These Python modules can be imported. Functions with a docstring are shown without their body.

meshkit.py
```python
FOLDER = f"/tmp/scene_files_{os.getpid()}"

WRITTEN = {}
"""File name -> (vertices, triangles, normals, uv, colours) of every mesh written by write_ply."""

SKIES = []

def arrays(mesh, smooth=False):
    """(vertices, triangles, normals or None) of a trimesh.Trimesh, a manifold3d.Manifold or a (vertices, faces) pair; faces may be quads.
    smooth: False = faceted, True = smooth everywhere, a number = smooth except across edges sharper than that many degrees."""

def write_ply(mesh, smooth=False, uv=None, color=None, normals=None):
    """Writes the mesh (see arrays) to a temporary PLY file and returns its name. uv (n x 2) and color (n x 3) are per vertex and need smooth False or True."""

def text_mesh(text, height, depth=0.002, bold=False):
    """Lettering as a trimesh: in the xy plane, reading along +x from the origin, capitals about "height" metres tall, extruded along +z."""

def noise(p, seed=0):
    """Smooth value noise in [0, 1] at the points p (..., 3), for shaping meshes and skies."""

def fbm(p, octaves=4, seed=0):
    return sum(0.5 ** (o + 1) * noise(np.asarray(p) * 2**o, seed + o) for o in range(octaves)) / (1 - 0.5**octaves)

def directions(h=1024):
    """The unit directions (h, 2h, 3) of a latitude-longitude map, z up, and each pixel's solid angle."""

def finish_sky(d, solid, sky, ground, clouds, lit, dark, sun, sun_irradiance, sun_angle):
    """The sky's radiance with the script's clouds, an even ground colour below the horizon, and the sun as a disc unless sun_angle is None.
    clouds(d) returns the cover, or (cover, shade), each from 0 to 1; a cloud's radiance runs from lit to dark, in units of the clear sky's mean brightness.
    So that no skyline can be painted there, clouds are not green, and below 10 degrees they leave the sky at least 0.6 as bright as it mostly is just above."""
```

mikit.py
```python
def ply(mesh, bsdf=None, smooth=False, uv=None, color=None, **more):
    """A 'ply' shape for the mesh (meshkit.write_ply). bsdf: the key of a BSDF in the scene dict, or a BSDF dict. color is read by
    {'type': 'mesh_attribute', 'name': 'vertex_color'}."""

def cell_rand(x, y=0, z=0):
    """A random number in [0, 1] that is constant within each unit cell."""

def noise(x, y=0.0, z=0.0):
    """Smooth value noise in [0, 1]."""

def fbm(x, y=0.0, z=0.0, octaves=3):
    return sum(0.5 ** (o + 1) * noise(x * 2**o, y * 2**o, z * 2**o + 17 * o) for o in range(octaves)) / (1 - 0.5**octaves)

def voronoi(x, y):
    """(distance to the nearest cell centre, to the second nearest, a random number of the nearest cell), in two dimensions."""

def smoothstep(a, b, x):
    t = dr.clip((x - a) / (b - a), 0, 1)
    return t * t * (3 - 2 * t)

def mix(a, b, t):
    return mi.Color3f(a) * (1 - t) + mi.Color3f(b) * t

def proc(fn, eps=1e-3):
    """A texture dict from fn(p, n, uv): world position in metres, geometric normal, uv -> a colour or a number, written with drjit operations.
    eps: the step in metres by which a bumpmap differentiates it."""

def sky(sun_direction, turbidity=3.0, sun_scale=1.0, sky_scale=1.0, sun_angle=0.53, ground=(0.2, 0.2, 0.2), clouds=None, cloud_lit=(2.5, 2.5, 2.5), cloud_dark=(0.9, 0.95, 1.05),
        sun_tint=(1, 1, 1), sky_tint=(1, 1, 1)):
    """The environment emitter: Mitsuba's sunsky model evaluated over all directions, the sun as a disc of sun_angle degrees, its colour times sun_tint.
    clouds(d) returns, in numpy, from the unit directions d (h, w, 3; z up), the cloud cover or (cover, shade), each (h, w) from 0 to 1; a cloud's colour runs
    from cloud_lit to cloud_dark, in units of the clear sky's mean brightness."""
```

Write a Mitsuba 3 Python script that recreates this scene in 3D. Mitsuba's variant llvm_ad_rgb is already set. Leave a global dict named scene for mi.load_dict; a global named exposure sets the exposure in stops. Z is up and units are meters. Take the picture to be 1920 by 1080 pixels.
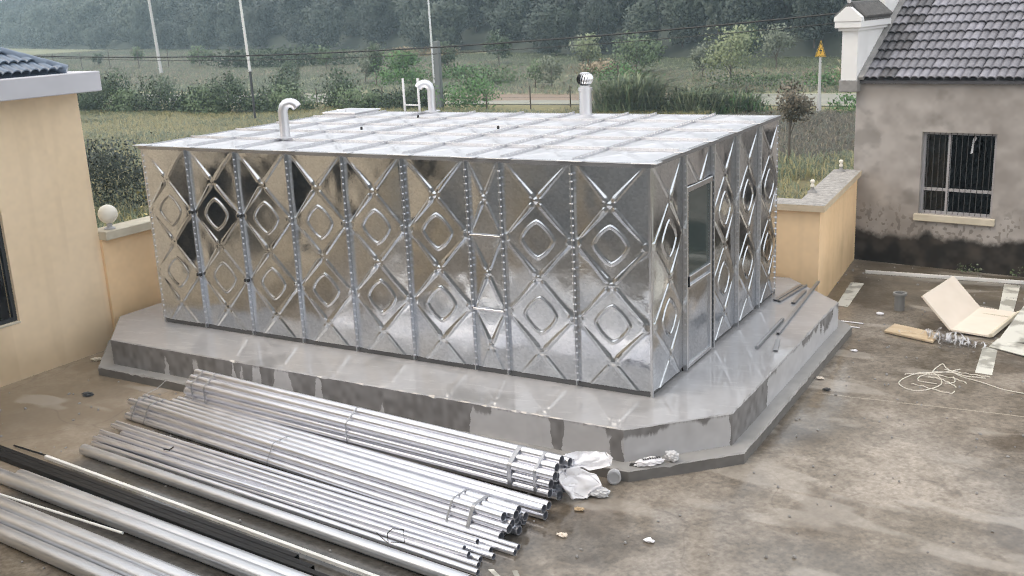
import math, numpy as np, trimesh, mitsuba as mi, mikit, meshkit, drjit as dr
from shapely.geometry import Polygon, Point, box as sbox
from shapely.ops import unary_union
from mikit import proc, noise, fbm, voronoi, cell_rand, smoothstep, mix
T4 = mi.ScalarTransform4f
scene, labels = {'type': 'scene'}, {}
PI = math.pi

# ------------------------------------------------------------------ camera, sky, exposure, haze
CAM = np.array([4.6857, -10.941, 4.6348])
RIGHT, UP, FWD = np.array([.8618, .5051, -.0466]), np.array([-.0927, .2472, .9645]), np.array([-.4987, .8269, -.2599])
scene['haze_air'] = {'type': 'homogeneous', 'albedo': {'type': 'rgb', 'value': [.52, .67, .77]}, 'sigma_t': .00135}
scene['camera'] = {'type': 'perspective', 'fov': 52.452, 'fov_axis': 'x', 'near_clip': .05, 'far_clip': 3000.,
    'to_world': T4().look_at(origin=CAM.tolist(), target=(CAM + FWD).tolist(), up=UP.tolist()),
    'medium': {'type': 'ref', 'id': 'haze_air'}}
scene['overcast_sky'] = mikit.sky((-.35, -.45, .82), turbidity=4, sun_scale=.15, sun_angle=30, sky_scale=1.0, clouds=lambda d: (1.0, np.clip(meshkit.fbm(d * 2.2, 3) * .7, 0, 1)),
                                  cloud_lit=(2.5, 2.5, 2.55), cloud_dark=(1.7, 1.75, 1.85), ground=(.16, .15, .13))
exposure = 2.7
scene['haze'] = {'type': 'cube', 'to_world': T4().translate([-160, 165, 39.2]).scale([430, 205, 41.2]), 'bsdf': {'type': 'null'}, 'interior': {'type': 'ref', 'id': 'haze_air'}}
labels['haze'] = {'kind': 'stuff', 'label': 'thin pale rain haze over the fields and the wooded hill', 'category': 'haze'}

# ------------------------------------------------------------------ helpers
def numbered(k):
    if k not in scene and k not in labels: return k
    n = 1
    while f'{k}_{n:03d}' in scene or f'{k}_{n:03d}' in labels: n += 1
    return f'{k}_{n:03d}'
def tag(k, label=None, cat=None, group=None, kind=None):
    labels[k] = {a: b for a, b in (('label', label), ('category', cat), ('group', group), ('kind', kind)) if b}
    return k
def thing(name, label, cat, group=None):
    return tag(numbered(name), label, cat, group)
def put(name, shape, parent=None):
    k = numbered(f'{parent}__{name}' if parent else name)
    scene[k] = shape; return k
def obj(name, mesh, bsdf, parent=None, smooth=False, **kw):
    return put(name, mikit.ply(mesh, bsdf, smooth=smooth, **kw), parent)
def at(shape, M):
    s = dict(shape); s['to_world'] = T4(np.asarray(M, float)) if not isinstance(M, T4) else M; return s
def frame(o, ex, ey, ez):
    M = np.eye(4); M[:3, 0], M[:3, 1], M[:3, 2], M[:3, 3] = ex, ey, ez, o; return M
def bake(m, M):
    m = m.copy(); m.apply_transform(M); return m
def cat(ms): return trimesh.util.concatenate(ms)
def bx(x0, x1, y0, y1, z0, z1, b=0.0):
    d = np.array([x1 - x0, y1 - y0, z1 - z0]); c = np.array([x0 + x1, y0 + y1, z0 + z1]) / 2
    b = min(b, d.min() * .4)
    if b <= 0:
        m = trimesh.creation.box(d)
    else:
        h = d / 2; P = []
        for s in np.ndindex(2, 2, 2):
            s = np.array(s) * 2 - 1
            for a in range(3):
                q = h - b; q[a] = h[a]; P.append(s * q)
        m = trimesh.convex.convex_hull(np.array(P))
    m.apply_translation(c); return m
def tube(P, R, n=8, cap=True):
    P = np.asarray(P, float); R = np.broadcast_to(np.asarray(R, float), len(P))
    t = np.gradient(P, axis=0); t /= np.maximum(np.linalg.norm(t, axis=1, keepdims=True), 1e-9)
    ref = np.array([0, 0, 1.]) if abs(t[0][2]) < .8 else np.array([1., 0, 0])
    a = np.cross(t, ref); a /= np.maximum(np.linalg.norm(a, axis=1, keepdims=True), 1e-9); b = np.cross(a, t)
    th = np.linspace(0, 2 * PI, n, endpoint=False)
    V = (P[:, None] + R[:, None, None] * (a[:, None] * np.cos(th)[None, :, None] + b[:, None] * np.sin(th)[None, :, None])).reshape(-1, 3)
    F = []
    for i in range(len(P) - 1):
        for j in range(n):
            p, q = i * n + j, i * n + (j + 1) % n
            F += [[p, q, p + n], [q, q + n, p + n]]
    V = list(V)
    if cap:
        for base, c, fl in ((0, P[0], 0), ((len(P) - 1) * n, P[-1], 1)):
            V.append(c); k = len(V) - 1
            for j in range(n):
                f = [base + j, k, base + (j + 1) % n]
                F.append(f if fl == 0 else f[::-1])
    m = trimesh.Trimesh(np.array(V), np.array(F)[:, ::-1], process=False)
    return m
def cyl(p, q, r, n=12): return tube([p, q], [r, r], n)
def lathe(prof, n=24):
    prof = np.asarray(prof, float); th = np.linspace(0, 2 * PI, n, endpoint=False)
    V = np.stack([prof[:, 0, None] * np.cos(th), prof[:, 0, None] * np.sin(th), np.repeat(prof[:, 1, None], n, 1)], -1).reshape(-1, 3)
    F = []
    for i in range(len(prof) - 1):
        for j in range(n):
            p, q = i * n + j, i * n + (j + 1) % n
            F += [[p, q, q + n], [p, q + n, p + n]]
    return trimesh.Trimesh(V, F, process=False)
def extr(poly, z0, z1):
    gs = getattr(poly, 'geoms', [poly])
    m = cat([trimesh.creation.extrude_polygon(g, z1 - z0, engine='earcut') for g in gs]); m.apply_translation([0, 0, z0]); return m
def grid(X, Y, Z):
    n, m = X.shape; V = np.stack([X, Y, Z], -1).reshape(-1, 3); i = np.arange(n * m).reshape(n, m)
    a, b, c, d = i[:-1, :-1].ravel(), i[1:, :-1].ravel(), i[1:, 1:].ravel(), i[:-1, 1:].ravel()
    return trimesh.Trimesh(V, np.vstack([np.c_[a, b, c], np.c_[a, c, d]]), process=False)

# ------------------------------------------------------------------ materials
def rgb(*c): return {'type': 'rgb', 'value': list(c)}
def C3(*c): return mi.Color3f(*c)
def prin(key, col, rough=.5, metal=0., spec=.5, **kw):
    f = lambda v: proc(v) if callable(v) else (rgb(*v) if isinstance(v, (tuple, list)) else v)
    scene[key] = {'type': 'twosided', 'bsdf': {'type': 'principled', 'base_color': f(col), 'roughness': f(rough), 'metallic': metal, 'specular': spec, **kw}}
    return key
def bumped(key, scale, fn, eps=2e-3):
    inner = scene[key]['bsdf']
    scene[key] = {'type': 'twosided', 'bsdf': {'type': 'bumpmap', 'arbitrary': {**proc(fn, eps)}, 'bsdf': inner, 'scale': scale}}

def spangle(p):
    q = p.x * .83 + p.y * .61; r = p.z + .35 * p.y
    f, s, w = voronoi(q * 38, r * 38)
    return w
prin('panel_steel', lambda p, n, uv: mix((.58, .605, .635), (.765, .79, .825), spangle(p) * .55 + .45 * fbm(p.x * 3, p.y * 3 + 5, p.z * 3)),
     lambda p, n, uv: .085 + .05 * spangle(p) + .13 * smoothstep(.35, .7, fbm(p.x * 1.3, p.y * 1.3 + 3, p.z * 1.1, 3)), 1.)
bumped('panel_steel', .00045, lambda p, n, uv: fbm((p.x + p.y) * 48, p.z * 48, 2., 2), 4e-3)
prin('roof_steel', lambda p, n, uv: mix((.70, .70, .72), (.86, .86, .88), fbm(p.x * 5, p.y * 5, 3.)), lambda p, n, uv: .28 + .2 * fbm(p.x * 9, p.y * 9, 1.), 1.)
prin('flange_steel', lambda p, n, uv: mix((.62, .63, .65), (.8, .81, .83), fbm(p.x * 14, p.y * 14, p.z * 6)), .3, 1.)
prin('bolt_steel', (.8, .8, .82), .25, 1.)
prin('dark_rubber', (.012, .012, .013), .5)
prin('pipe_zinc', lambda p, n, uv: mix((.62, .63, .675), (.83, .84, .885), fbm(p.x * 2.2, p.y * 17, p.z * 17)), lambda p, n, uv:   .20 + .16 * fbm(p.x * 6, p.y * 11, p.z * 11 + 3), .92)
prin('big_pipe_zinc', lambda p, n, uv: mix((.50, .515, .54), (.76, .775, .81), fbm(p.x * 1.4, p.y * 13, p.z * 13)), lambda p, n, uv: .24 + .2 * fbm(p.x * 5, p.y * 9, p.z * 9), .9)
prin('strap_steel', (.42, .43, .45), .38, .9)
prin('black_paint', lambda p, n, uv: mix((.007, .007, .008), (.022, .02, .019), fbm(p.x * 3, p.y * 20, p.z * 20)), .45, 0., .16)
prin('white_tube_paint', lambda p, n, uv: mix((.55, .55, .52), (.75, .75, .73), fbm(p.x * 4, p.y * 9, 2.)), .35)
def plinth_col(p, n, uv):
    s = p.x * 1.0 + p.y * .93
    sw = s + .05 * (noise(s * 9., p.z * 11) - .5) + .02 * (noise(s * 31, p.z * 27) - .5)
    win = lambda a, b, e=.12: smoothstep(a - e, a + e, sw) * smoothstep(b + e, b - e, sw)
    wide = dr.maximum(dr.maximum(win(-10.6, -7.7) * .74, win(-7.7, -6.1) * .42), dr.maximum(win(-5.9, -4.3) * .5, win(-4.25, -2.95) * .84))
    wide = dr.maximum(dr.maximum(wide, win(.92, 2.2) * .62), dr.maximum(win(-1.80, -1.66, .03), win(-1.03, -.90, .03)) * 1.2) + .30 * smoothstep(3.5, 4.5, sw) * noise(sw * 2.)
    comb = fbm(sw * 6.5, 1., 5., 2)
    reach = .012 + .10 * smoothstep(.5, .75, fbm(sw * 4, 7., 1., 2)) + .60 * smoothstep(.86 - wide, 1.06 - wide, comb + .12) * dr.minimum(wide * 1.6, 1)
    drip = smoothstep(.03, -.03, (-p.z) - reach + .035 * (noise(s * 40, p.z * 8) - .5)) * (.70 + .30 * noise(s * 13, p.z * 10, 3.))
    pale = mix((.37, .365, .37), (.47, .465, .47), fbm(s * 5, p.z * 7, 2.))
    side = mix(pale, C3(.10, .092, .088), drip * .93)
    top = mix((.27, .265, .265), (.36, .355, .36), fbm(p.x * 2.2, p.y * 2.2, .5) * .7 + .3 * fbm(p.x * 17, p.y * 17, 4.))
    top = mix(top, C3(.42, .415, .41), .28 * smoothstep(.66, .74, fbm(p.x * 3.1 + p.y * 2, p.y * 16 - p.x * 3, 9., 3)))
    top = mix(top, C3(.17, .165, .16), .5 * smoothstep(.60, .74, fbm(p.x * 1.1 + 8, p.y * 1.3, 4., 3)))
    return mix(side, top, smoothstep(.5, .8, n.z))
prin('plinth_concrete', plinth_col, lambda p, n, uv: dr.select(n.z > .6, .05 + .16 * smoothstep(.4, .75, fbm(p.x * 3, p.y * 3, 1.)), .6), 0., .8)
bumped('plinth_concrete', .002, lambda p, n, uv: (fbm(p.x * 7, p.y * 7, p.z * 7) * .5 + .12 * noise(p.x * 60, p.y * 60, p.z * 60)) * dr.select(n.z > .6, .35, 2.5))
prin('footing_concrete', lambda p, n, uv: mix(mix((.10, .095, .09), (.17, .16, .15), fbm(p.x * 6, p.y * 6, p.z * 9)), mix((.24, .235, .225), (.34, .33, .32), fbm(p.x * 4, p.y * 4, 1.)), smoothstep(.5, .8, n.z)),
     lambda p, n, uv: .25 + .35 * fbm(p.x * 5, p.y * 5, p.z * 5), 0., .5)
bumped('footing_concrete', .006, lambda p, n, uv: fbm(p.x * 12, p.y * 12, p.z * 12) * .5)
def wet(p): return smoothstep(.40, .58, fbm(p.x * .42 + 4, p.y * .42, 2., 3))
def yard_col(p, n, uv):
    a = fbm(p.x * .7, p.y * .7, 1., 4); b = fbm(p.x * 5.5, p.y * 5.5, 2., 3); c = fbm(p.x * 26, p.y * 26, 4., 2)
    col = mix((.145, .12, .09), (.325, .282, .235), smoothstep(.25, .75, a * .65 + b * .35))
    col = mix(col, C3(.10, .075, .05), .75 * smoothstep(.56, .72, fbm(p.x * 1.3 + 9, p.y * 1.3, 7., 4)))
    col = col * (.58 + .66 * c + .16 * noise(p.x * 75, p.y * 60, 2.))
    # damp mossy strip at the foot of the grey building and brown mud by the pipes
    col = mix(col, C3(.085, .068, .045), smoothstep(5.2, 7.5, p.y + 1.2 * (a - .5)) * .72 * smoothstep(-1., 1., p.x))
    col = col * (1.04 - .22 * wet(p)) * (1 - .30 * smoothstep(.55, .68, fbm(p.x * .5 + 12, p.y * 1.1, 17., 3)))
    col = mix(col, C3(.24, .185, .125), .65 * smoothstep(-4.5, -7.5, p.x + (b - .5)))
    vq = voronoi(p.x * .55 + .35 * noise(p.x * 2, p.y * 2), p.y * .55 + .35 * noise(p.x * 2, p.y * 2, 5.)); crack = smoothstep(.022, .006, vq[1] - vq[0]) * smoothstep(.40, .60, fbm(p.x * .8, p.y * .8, 31., 2))
    col = mix(col, C3(.06, .05, .042), crack * .22)
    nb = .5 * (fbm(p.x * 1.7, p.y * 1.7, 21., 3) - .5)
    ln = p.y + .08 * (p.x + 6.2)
    dark_zone = smoothstep(-5.25, -4.75, ln + nb) * smoothstep(-2.0, -2.5, ln + nb) * smoothstep(-6.5, -5.9, p.x + nb) * smoothstep(.25, -.35, p.x + nb)  # zone where the yard colour turns near-black beneath and between the pipes
    col = mix(col, C3(.045, .042, .038) * (.6 + .8 * c), dark_zone * .93)
    jx = dr.abs(p.y - 2.33 - .08 * (p.x - 1.6) - .03 * (noise(p.x * 6) - .5)); line = smoothstep(.018, .006, jx) * smoothstep(1.2, 1.7, p.x)
    col = mix(col, C3(.45, .40, .33), line * .6)
    st = smoothstep(.62, .72, fbm(p.x * .9 + 3 * noise(p.y * .8), p.y * 2.2, 11., 3))
    return mix(col, C3(.46, .42, .37), st * .35)
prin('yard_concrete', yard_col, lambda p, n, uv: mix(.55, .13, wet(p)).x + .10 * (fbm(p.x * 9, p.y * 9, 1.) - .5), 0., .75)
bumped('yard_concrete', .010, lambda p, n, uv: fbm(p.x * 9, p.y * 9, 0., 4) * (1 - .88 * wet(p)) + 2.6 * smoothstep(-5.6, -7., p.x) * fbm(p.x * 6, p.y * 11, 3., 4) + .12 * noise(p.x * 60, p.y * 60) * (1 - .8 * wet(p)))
def stucco(base, hi, dirt):
    def f(p, n, uv):
        s = p.x + p.y
        c = mix(base, hi, fbm(s * .9, p.z * .8, 2., 3)) * (.96 + .07 * fbm(s * 12, p.z * 12, 1., 2))
        low = smoothstep(.55, -.5, p.z + .9 * (fbm(s * 1.4, p.z * 1.2, 5.) - .5))
        run = smoothstep(.60, .75, fbm(s * 5, p.z * .5, 8., 2)) * .08
        return mix(c, C3(*dirt), dr.minimum(low * .6 + run, .8))
    return f
prin('yellow_stucco', stucco((.80, .63, .425), (.86, .69, .485), (.42, .31, .18)), .75)
bumped('yellow_stucco', .0010, lambda p, n, uv: fbm((p.x + p.y) * 40, p.z * 40, 0., 2))
prin('yellow_stucco_wall', stucco((.79, .555, .315), (.85, .62, .38), (.38, .275, .15)), .75)
bumped('yellow_stucco_wall', .0010, lambda p, n, uv: fbm((p.x + p.y) * 40, p.z * 40, 0., 2))
prin('coping_cement', lambda p, n, uv: mix(mix((.50, .40, .27), (.6, .5, .36), fbm(p.x * 6, p.y * 6, p.z * 6)), mix((.17, .16, .15), (.42, .40, .37), fbm(p.x * 16, p.y * 16, 3.)), smoothstep(.4, .8, n.z)), .7)
prin('pale_coping', lambda p, n, uv: mix((.45, .40, .30), (.62, .57, .46), fbm(p.x * 6, p.y * 6, p.z * 6)), .7)
prin('grey_fascia', lambda p, n, uv: mix((.46, .46, .49), (.56, .56, .59), fbm(p.y * 1.5, p.z * 3, 1.)), .55)
def bld_col(p, n, uv):
    s = p.x * .99 - p.y * .12
    a = fbm(s * .8, p.z * .9, 3., 4); b = fbm(s * 4, p.z * 4, 1., 3)
    c = mix((.27, .245, .225), (.44, .41, .385), smoothstep(.25, .75, a * .6 + b * .4))
    crk = smoothstep(.54, .76, fbm(s * 2.3 + 4, p.z * 2.6, 9., 4)) * .5
    c = mix(c, C3(.17, .155, .14), crk)
    pock = smoothstep(.58, .68, fbm(s * 16, p.z * 13, 2., 2)) * smoothstep(.85, .25, p.z) * smoothstep(-.2, .15, p.z)
    c = mix(c, C3(.15, .135, .12), pock * .65)
    edge = .05 + .16 * (fbm(s * 2.6, 1., 4., 3) - .5) * 2
    damp = smoothstep(.10, -.07, p.z - edge + .05 * (noise(s * 21, p.z * 21) - .5))
    c = mix(c, mix((.010, .008, .006), (.05, .039, .03), smoothstep(.3, .9, b)), damp * .96)
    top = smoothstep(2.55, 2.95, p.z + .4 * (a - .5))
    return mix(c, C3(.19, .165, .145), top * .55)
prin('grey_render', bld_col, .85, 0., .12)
bumped('grey_render', .006, lambda p, n, uv: fbm((p.x + p.y) * 13, p.z * 13, 0., 3))
prin('white_lime', lambda p, n, uv: mix((.70, .70, .69), (.82, .82, .81), fbm((p.x + p.y) * 3, p.z * 3, 2.)), .7)
prin('grey_mortar', lambda p, n, uv: mix((.16, .155, .15), (.36, .35, .34), fbm(p.x * 8, p.y * 8, p.z * 8)), .8)
prin('grey_tile', lambda p, n, uv: mix((.14, .137, .152), (.235, .23, .258), fbm(p.x * 9, p.y * 9, p.z * 9)), lambda p, n, uv: .30 + .2 * fbm(p.x * 14, p.y * 14, 2.))
prin('grey_tile_light', lambda p, n, uv: mix((.18, .177, .20), (.29, .285, .325), fbm(p.x * 9, p.y * 9, p.z * 9)), lambda p, n, uv: .28 + .2 * fbm(p.x * 14, p.y * 14, 2.))
prin('grey_tile_dark', lambda p, n, uv: mix((.055, .053, .057), (.11, .105, .112), fbm(p.x * 9, p.y * 9, p.z * 9)), .4)
prin('blue_tile', lambda p, n, uv: mix((.095, .13, .185), (.155, .20, .265), fbm(p.x * 7, p.y * 7, p.z * 7)), .25)
prin('dark_old_tile', lambda p, n, uv: mix((.05, .05, .05), (.14, .135, .13), fbm(p.x * 20, p.y * 20, p.z * 20)), .6)
prin('window_frame_grey', (.38, .37, .38), .4)
prin('window_frame_dark', (.03, .035, .04), .35)
prin('bar_steel', (.055, .052, .05), .6)
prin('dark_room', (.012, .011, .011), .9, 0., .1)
scene['window_glass'] = {'type': 'thindielectric', 'int_ior': 1.18}
prin('door_glass', (.045, .06, .058), .05, 0., .8)
prin('globe_white', (.80, .76, .66), .35)
prin('white_paint', (.75, .75, .74), .4)
prin('wood_board', lambda p, n, uv: mix((.42, .30, .17), (.60, .50, .36), fbm(p.x * 3, p.y * 30, 2.)), .6)
prin('cream_board', lambda p, n, uv: mix((.66, .58, .48), (.74, .66, .57), fbm(p.x * 5, p.y * 5, p.z * 5)), .5)
prin('white_strip', lambda p, n, uv: mix((.30, .29, .25), (.58, .57, .51), smoothstep(.3, .6, fbm(p.x * 5, p.y * 5, 1.))), .6)
prin('white_plastic', (.80, .79, .81), .42)
prin('grey_plastic', (.40, .40, .41), .4)
prin('stub_plastic', (.22, .22, .215), .4)
prin('film_plastic', (.55, .55, .56), .2, 0., .8)
prin('string_white', (.70, .66, .58), .6)
prin('concrete_pole', (.52, .52, .51), .7)
prin('post_grey', (.17, .185, .19), .8)
prin('pale_pole', (.66, .67, .68), .6)
prin('dark_pole', (.05, .052, .055), .6)
prin('rust_post', (.09, .075, .06), .7)
prin('cable_black', (.012, .012, .013), .5)
prin('sign_yellow', (.70, .42, .04), .4)
prin('sign_black', (.015, .015, .015), .5)
prin('field_soil', lambda p, n, uv: mix(mix((.115, .10, .055), (.19, .175, .085), fbm(p.x * .35, p.y * .35, 2., 4)), mix((.13, .145, .075), (.27, .26, .17), fbm(p.x * .035, p.y * .22, 5., 4)), smoothstep(38., 44., p.y)) * (1 - .45 * smoothstep(19., 23., p.y) * smoothstep(39., 36., p.y) * smoothstep(-15., -12., p.x)), .9)
prin('road_concrete', lambda p, n, uv: mix(mix((.20, .20, .165), (.27, .27, .225), fbm(p.x * .8, p.y * .8, 1.)), C3(.20, .145, .10), smoothstep(.42, .56, fbm(p.x * .09 + 2.2, p.y * .2, 6., 2)) * smoothstep(-34., -31., p.x) * smoothstep(-13, -17, p.x)), .55)
prin('road_edge_paint', (.38, .36, .20), .6)
prin('hill_soil', (.05, .06, .045), .9)
prin('bark', lambda p, n, uv: mix((.09, .075, .06), (.17, .145, .12), fbm(p.x * 20, p.y * 20, p.z * 6)), .9)
scene['leaf'] = {'type': 'twosided', 'bsdf': {'type': 'principled', 'base_color': {'type': 'mesh_attribute', 'name': 'vertex_color'}, 'roughness': .55, 'specular': .35}}
prin('behind_render', lambda p, n, uv: mix((.20, .198, .195), (.32, .317, .31), fbm(p.x * 1.5, p.z * 1.5, 3.)), .8)

G = -.54       # yard level; the plinth top is z = 0
FG = -.62      # field level

# ------------------------------------------------------------------ the setting: yard, field, road, hill
def forest_y(x):
    return np.interp(x, [-540, -243, -160, -82, -45, -18, 30, 120], [310, 176, 142, 112, 88, 75, 66, 60])
x, y = np.meshgrid(np.linspace(-11.5, 14, 205), np.linspace(-14.5, 11, 205), indexing='ij')
z = G + .012 * (meshkit.fbm(np.stack([x * .6, y * .6, 0 * x], -1), 3) - .5)
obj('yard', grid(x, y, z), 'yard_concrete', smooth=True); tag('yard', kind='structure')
x, y = np.meshgrid(np.r_[-900, np.linspace(-450, 190, 130), 700], np.r_[-500, np.linspace(-40, 340, 80), 900], indexing='ij')
obj('field', grid(x, y, np.full_like(x, FG - .01)), 'field_soil'); tag('field', kind='structure')
x, y = np.meshgrid(np.linspace(-150, 60, 211), np.linspace(40, 46.6, 12), indexing='ij')
obj('road', grid(x, y, FG + .05 - .02 * np.abs(y - 43.3) / 3.3), 'road_concrete', smooth=True); tag('road', kind='structure')
for yy in (40.5, 46.1):
    x, y = np.meshgrid(np.linspace(-150, 60, 60), np.array([yy - .07, yy + .07]), indexing='ij')
    put('edge_line', mikit.ply(grid(x, y, FG + .056 - .02 * np.abs(y - 43.3) / 3.3), 'road_edge_paint'), 'road')
x, y = np.meshgrid(np.linspace(-540, 170, 143), np.linspace(50, 360, 85), indexing='ij')
d = y - forest_y(x)
z = FG - 3 + np.where(d > 0, 3 + np.minimum(d * .36, 46) * (.85 + .3 * meshkit.fbm(np.stack([x * .02, y * .02, 0 * x], -1), 3)), np.maximum(d * .3, -1))
hill = grid(x, y, z); obj('hillside', hill, 'hill_soil', smooth=True); tag('hillside', kind='structure')
def hill_z(x, y):
    d = y - forest_y(x)
    return FG + np.where(d > 0, np.minimum(d * .36, 46), 0)

# ------------------------------------------------------------------ the water tank
H = 2.84
TANK = thing('water_tank', 'large galvanized steel tank of diamond pressed panels standing on the concrete plinth', 'water tank')
def relief(u, v, w, seed, corner=.44):
    """Outward relief of a pressed panel column: u across (0 at the middle, in metres), v height; row seams at v = 1.86 and .88."""
    k = np.floor((H - v) / .98); cv = (H - v) - k * .98 - .49; su = u / w
    U, V_ = np.abs(su), np.abs(cv)
    h = np.zeros_like(u)
    # pyramid of four flat faces, with every panel pressed a little differently
    rs = np.random.default_rng(seed)
    amp = .034 + .014 * rs.random()
    lat = U / .5 > V_ / .49
    h += np.where(lat, amp * (1 - 2 * U), amp * .5)
    from scipy.ndimage import gaussian_filter
    h = gaussian_filter(h, 2.2, mode='nearest')
    L = math.hypot(corner * w, .45); ax, ay = corner * w / L, .45 / L
    s = np.abs(u) * ax + V_ * ay; t = np.abs(np.abs(u) * ay - V_ * ax)
    ws = np.interp(s, [0, .09, .55 * L / .63, L], [.0, .044, .019, .004]) * (.55 + .45 * w)
    arm = np.clip(1 - t / np.maximum(ws, 1e-4), 0, 1); arm = np.minimum(arm * 1.7, 1); arm = arm * arm * (3 - 2 * arm)
    h += .015 * arm * np.interp(s, [.04, .09, .4, L], [0, 1, .8, .2])
    r0 = np.hypot(u, cv); h += .009 * np.clip(1 - (r0 / .04) ** 2, 0, 1)
    if w > .8:
        for vs in (1.86, .88):
            a, b = np.abs(u) / .268, np.abs(v - vs) / .272
            q = (a ** 1.35 + b ** 1.35) ** (1 / 1.35)
            ring = np.clip(1 - np.abs(q - .84) / .085, 0, 1); ring = np.minimum(ring * 2, 1); h += .013 * ring * ring * (3 - 2 * ring)
        for vs in (1.86, .88):
            for e in (-.45, .45):
                q = np.hypot(u - e, v - vs); ring = np.clip(1 - np.abs(q - .042) / .018, 0, 1); h += .006 * ring * ring * (3 - 2 * ring)
    # sheet buckling
    P = np.stack([u * 1.6 + seed * 7.3, v * 1.3, 0 * u], -1)
    h += .020 * (meshkit.fbm(P, 2, seed) - .5) + .0035 * (meshkit.noise(P * 4.5, seed + 3) - .5)
    e = np.clip(np.minimum((.5 - U) * w / .04, 1), 0, 1)
    return h * e
def panel(w, v0, v1, seed, res=.0115):
    u, v = np.meshgrid(np.linspace(-w / 2, w / 2, max(int(w / res), 8)), np.linspace(v0, v1, int((v1 - v0) / res)), indexing='ij')
    return grid(u, -relief(u, v, w, seed), v)
VAR = [mikit.ply(panel(.985, .075, H - .04, s), 'panel_steel', smooth=True) for s in (11, 23, 37, 41, 53)]
LOW = mikit.ply(panel(.985, .075, H - .04, 5, .05), 'panel_steel', smooth=True)
front_x = [-8.0, -7.0, -6.0, -5.0, -4.0, -3.0, -1.5, -.5]
def face(o, ang):                                                   # local x along the wall, local -y outwards
    c, s = math.cos(ang), math.sin(ang); return frame(o, [c, s, 0], [-s, c, 0], [0, 0, 1])
for i, xx in enumerate(front_x): put('wall_panel', at(VAR[(i * 3 + 1) % 5], face([xx, 0, 0], 0)), TANK)
for k, (a, b) in enumerate(((1.875, H - .04), (.895, 1.845), (.075, .865))):
    put('narrow_wall_panel', at(mikit.ply(panel(.485, a, b, 60 + k), 'panel_steel', smooth=True), face([-2.25, 0, 0], 0)), TANK)
    if k: put('seam_bar', mikit.ply(bx(-2.48, -2.02, -.062, -.0, (1.86, .88)[k - 1] - .014, (1.86, .88)[k - 1] + .014, .003), 'bolt_steel'), TANK)
for i, yy in enumerate((.5, 2.5, 3.5, 4.5)): put('wall_panel', at(VAR[(i * 2 + 2) % 5], face([0, yy, 0], PI / 2)), TANK)
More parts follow.
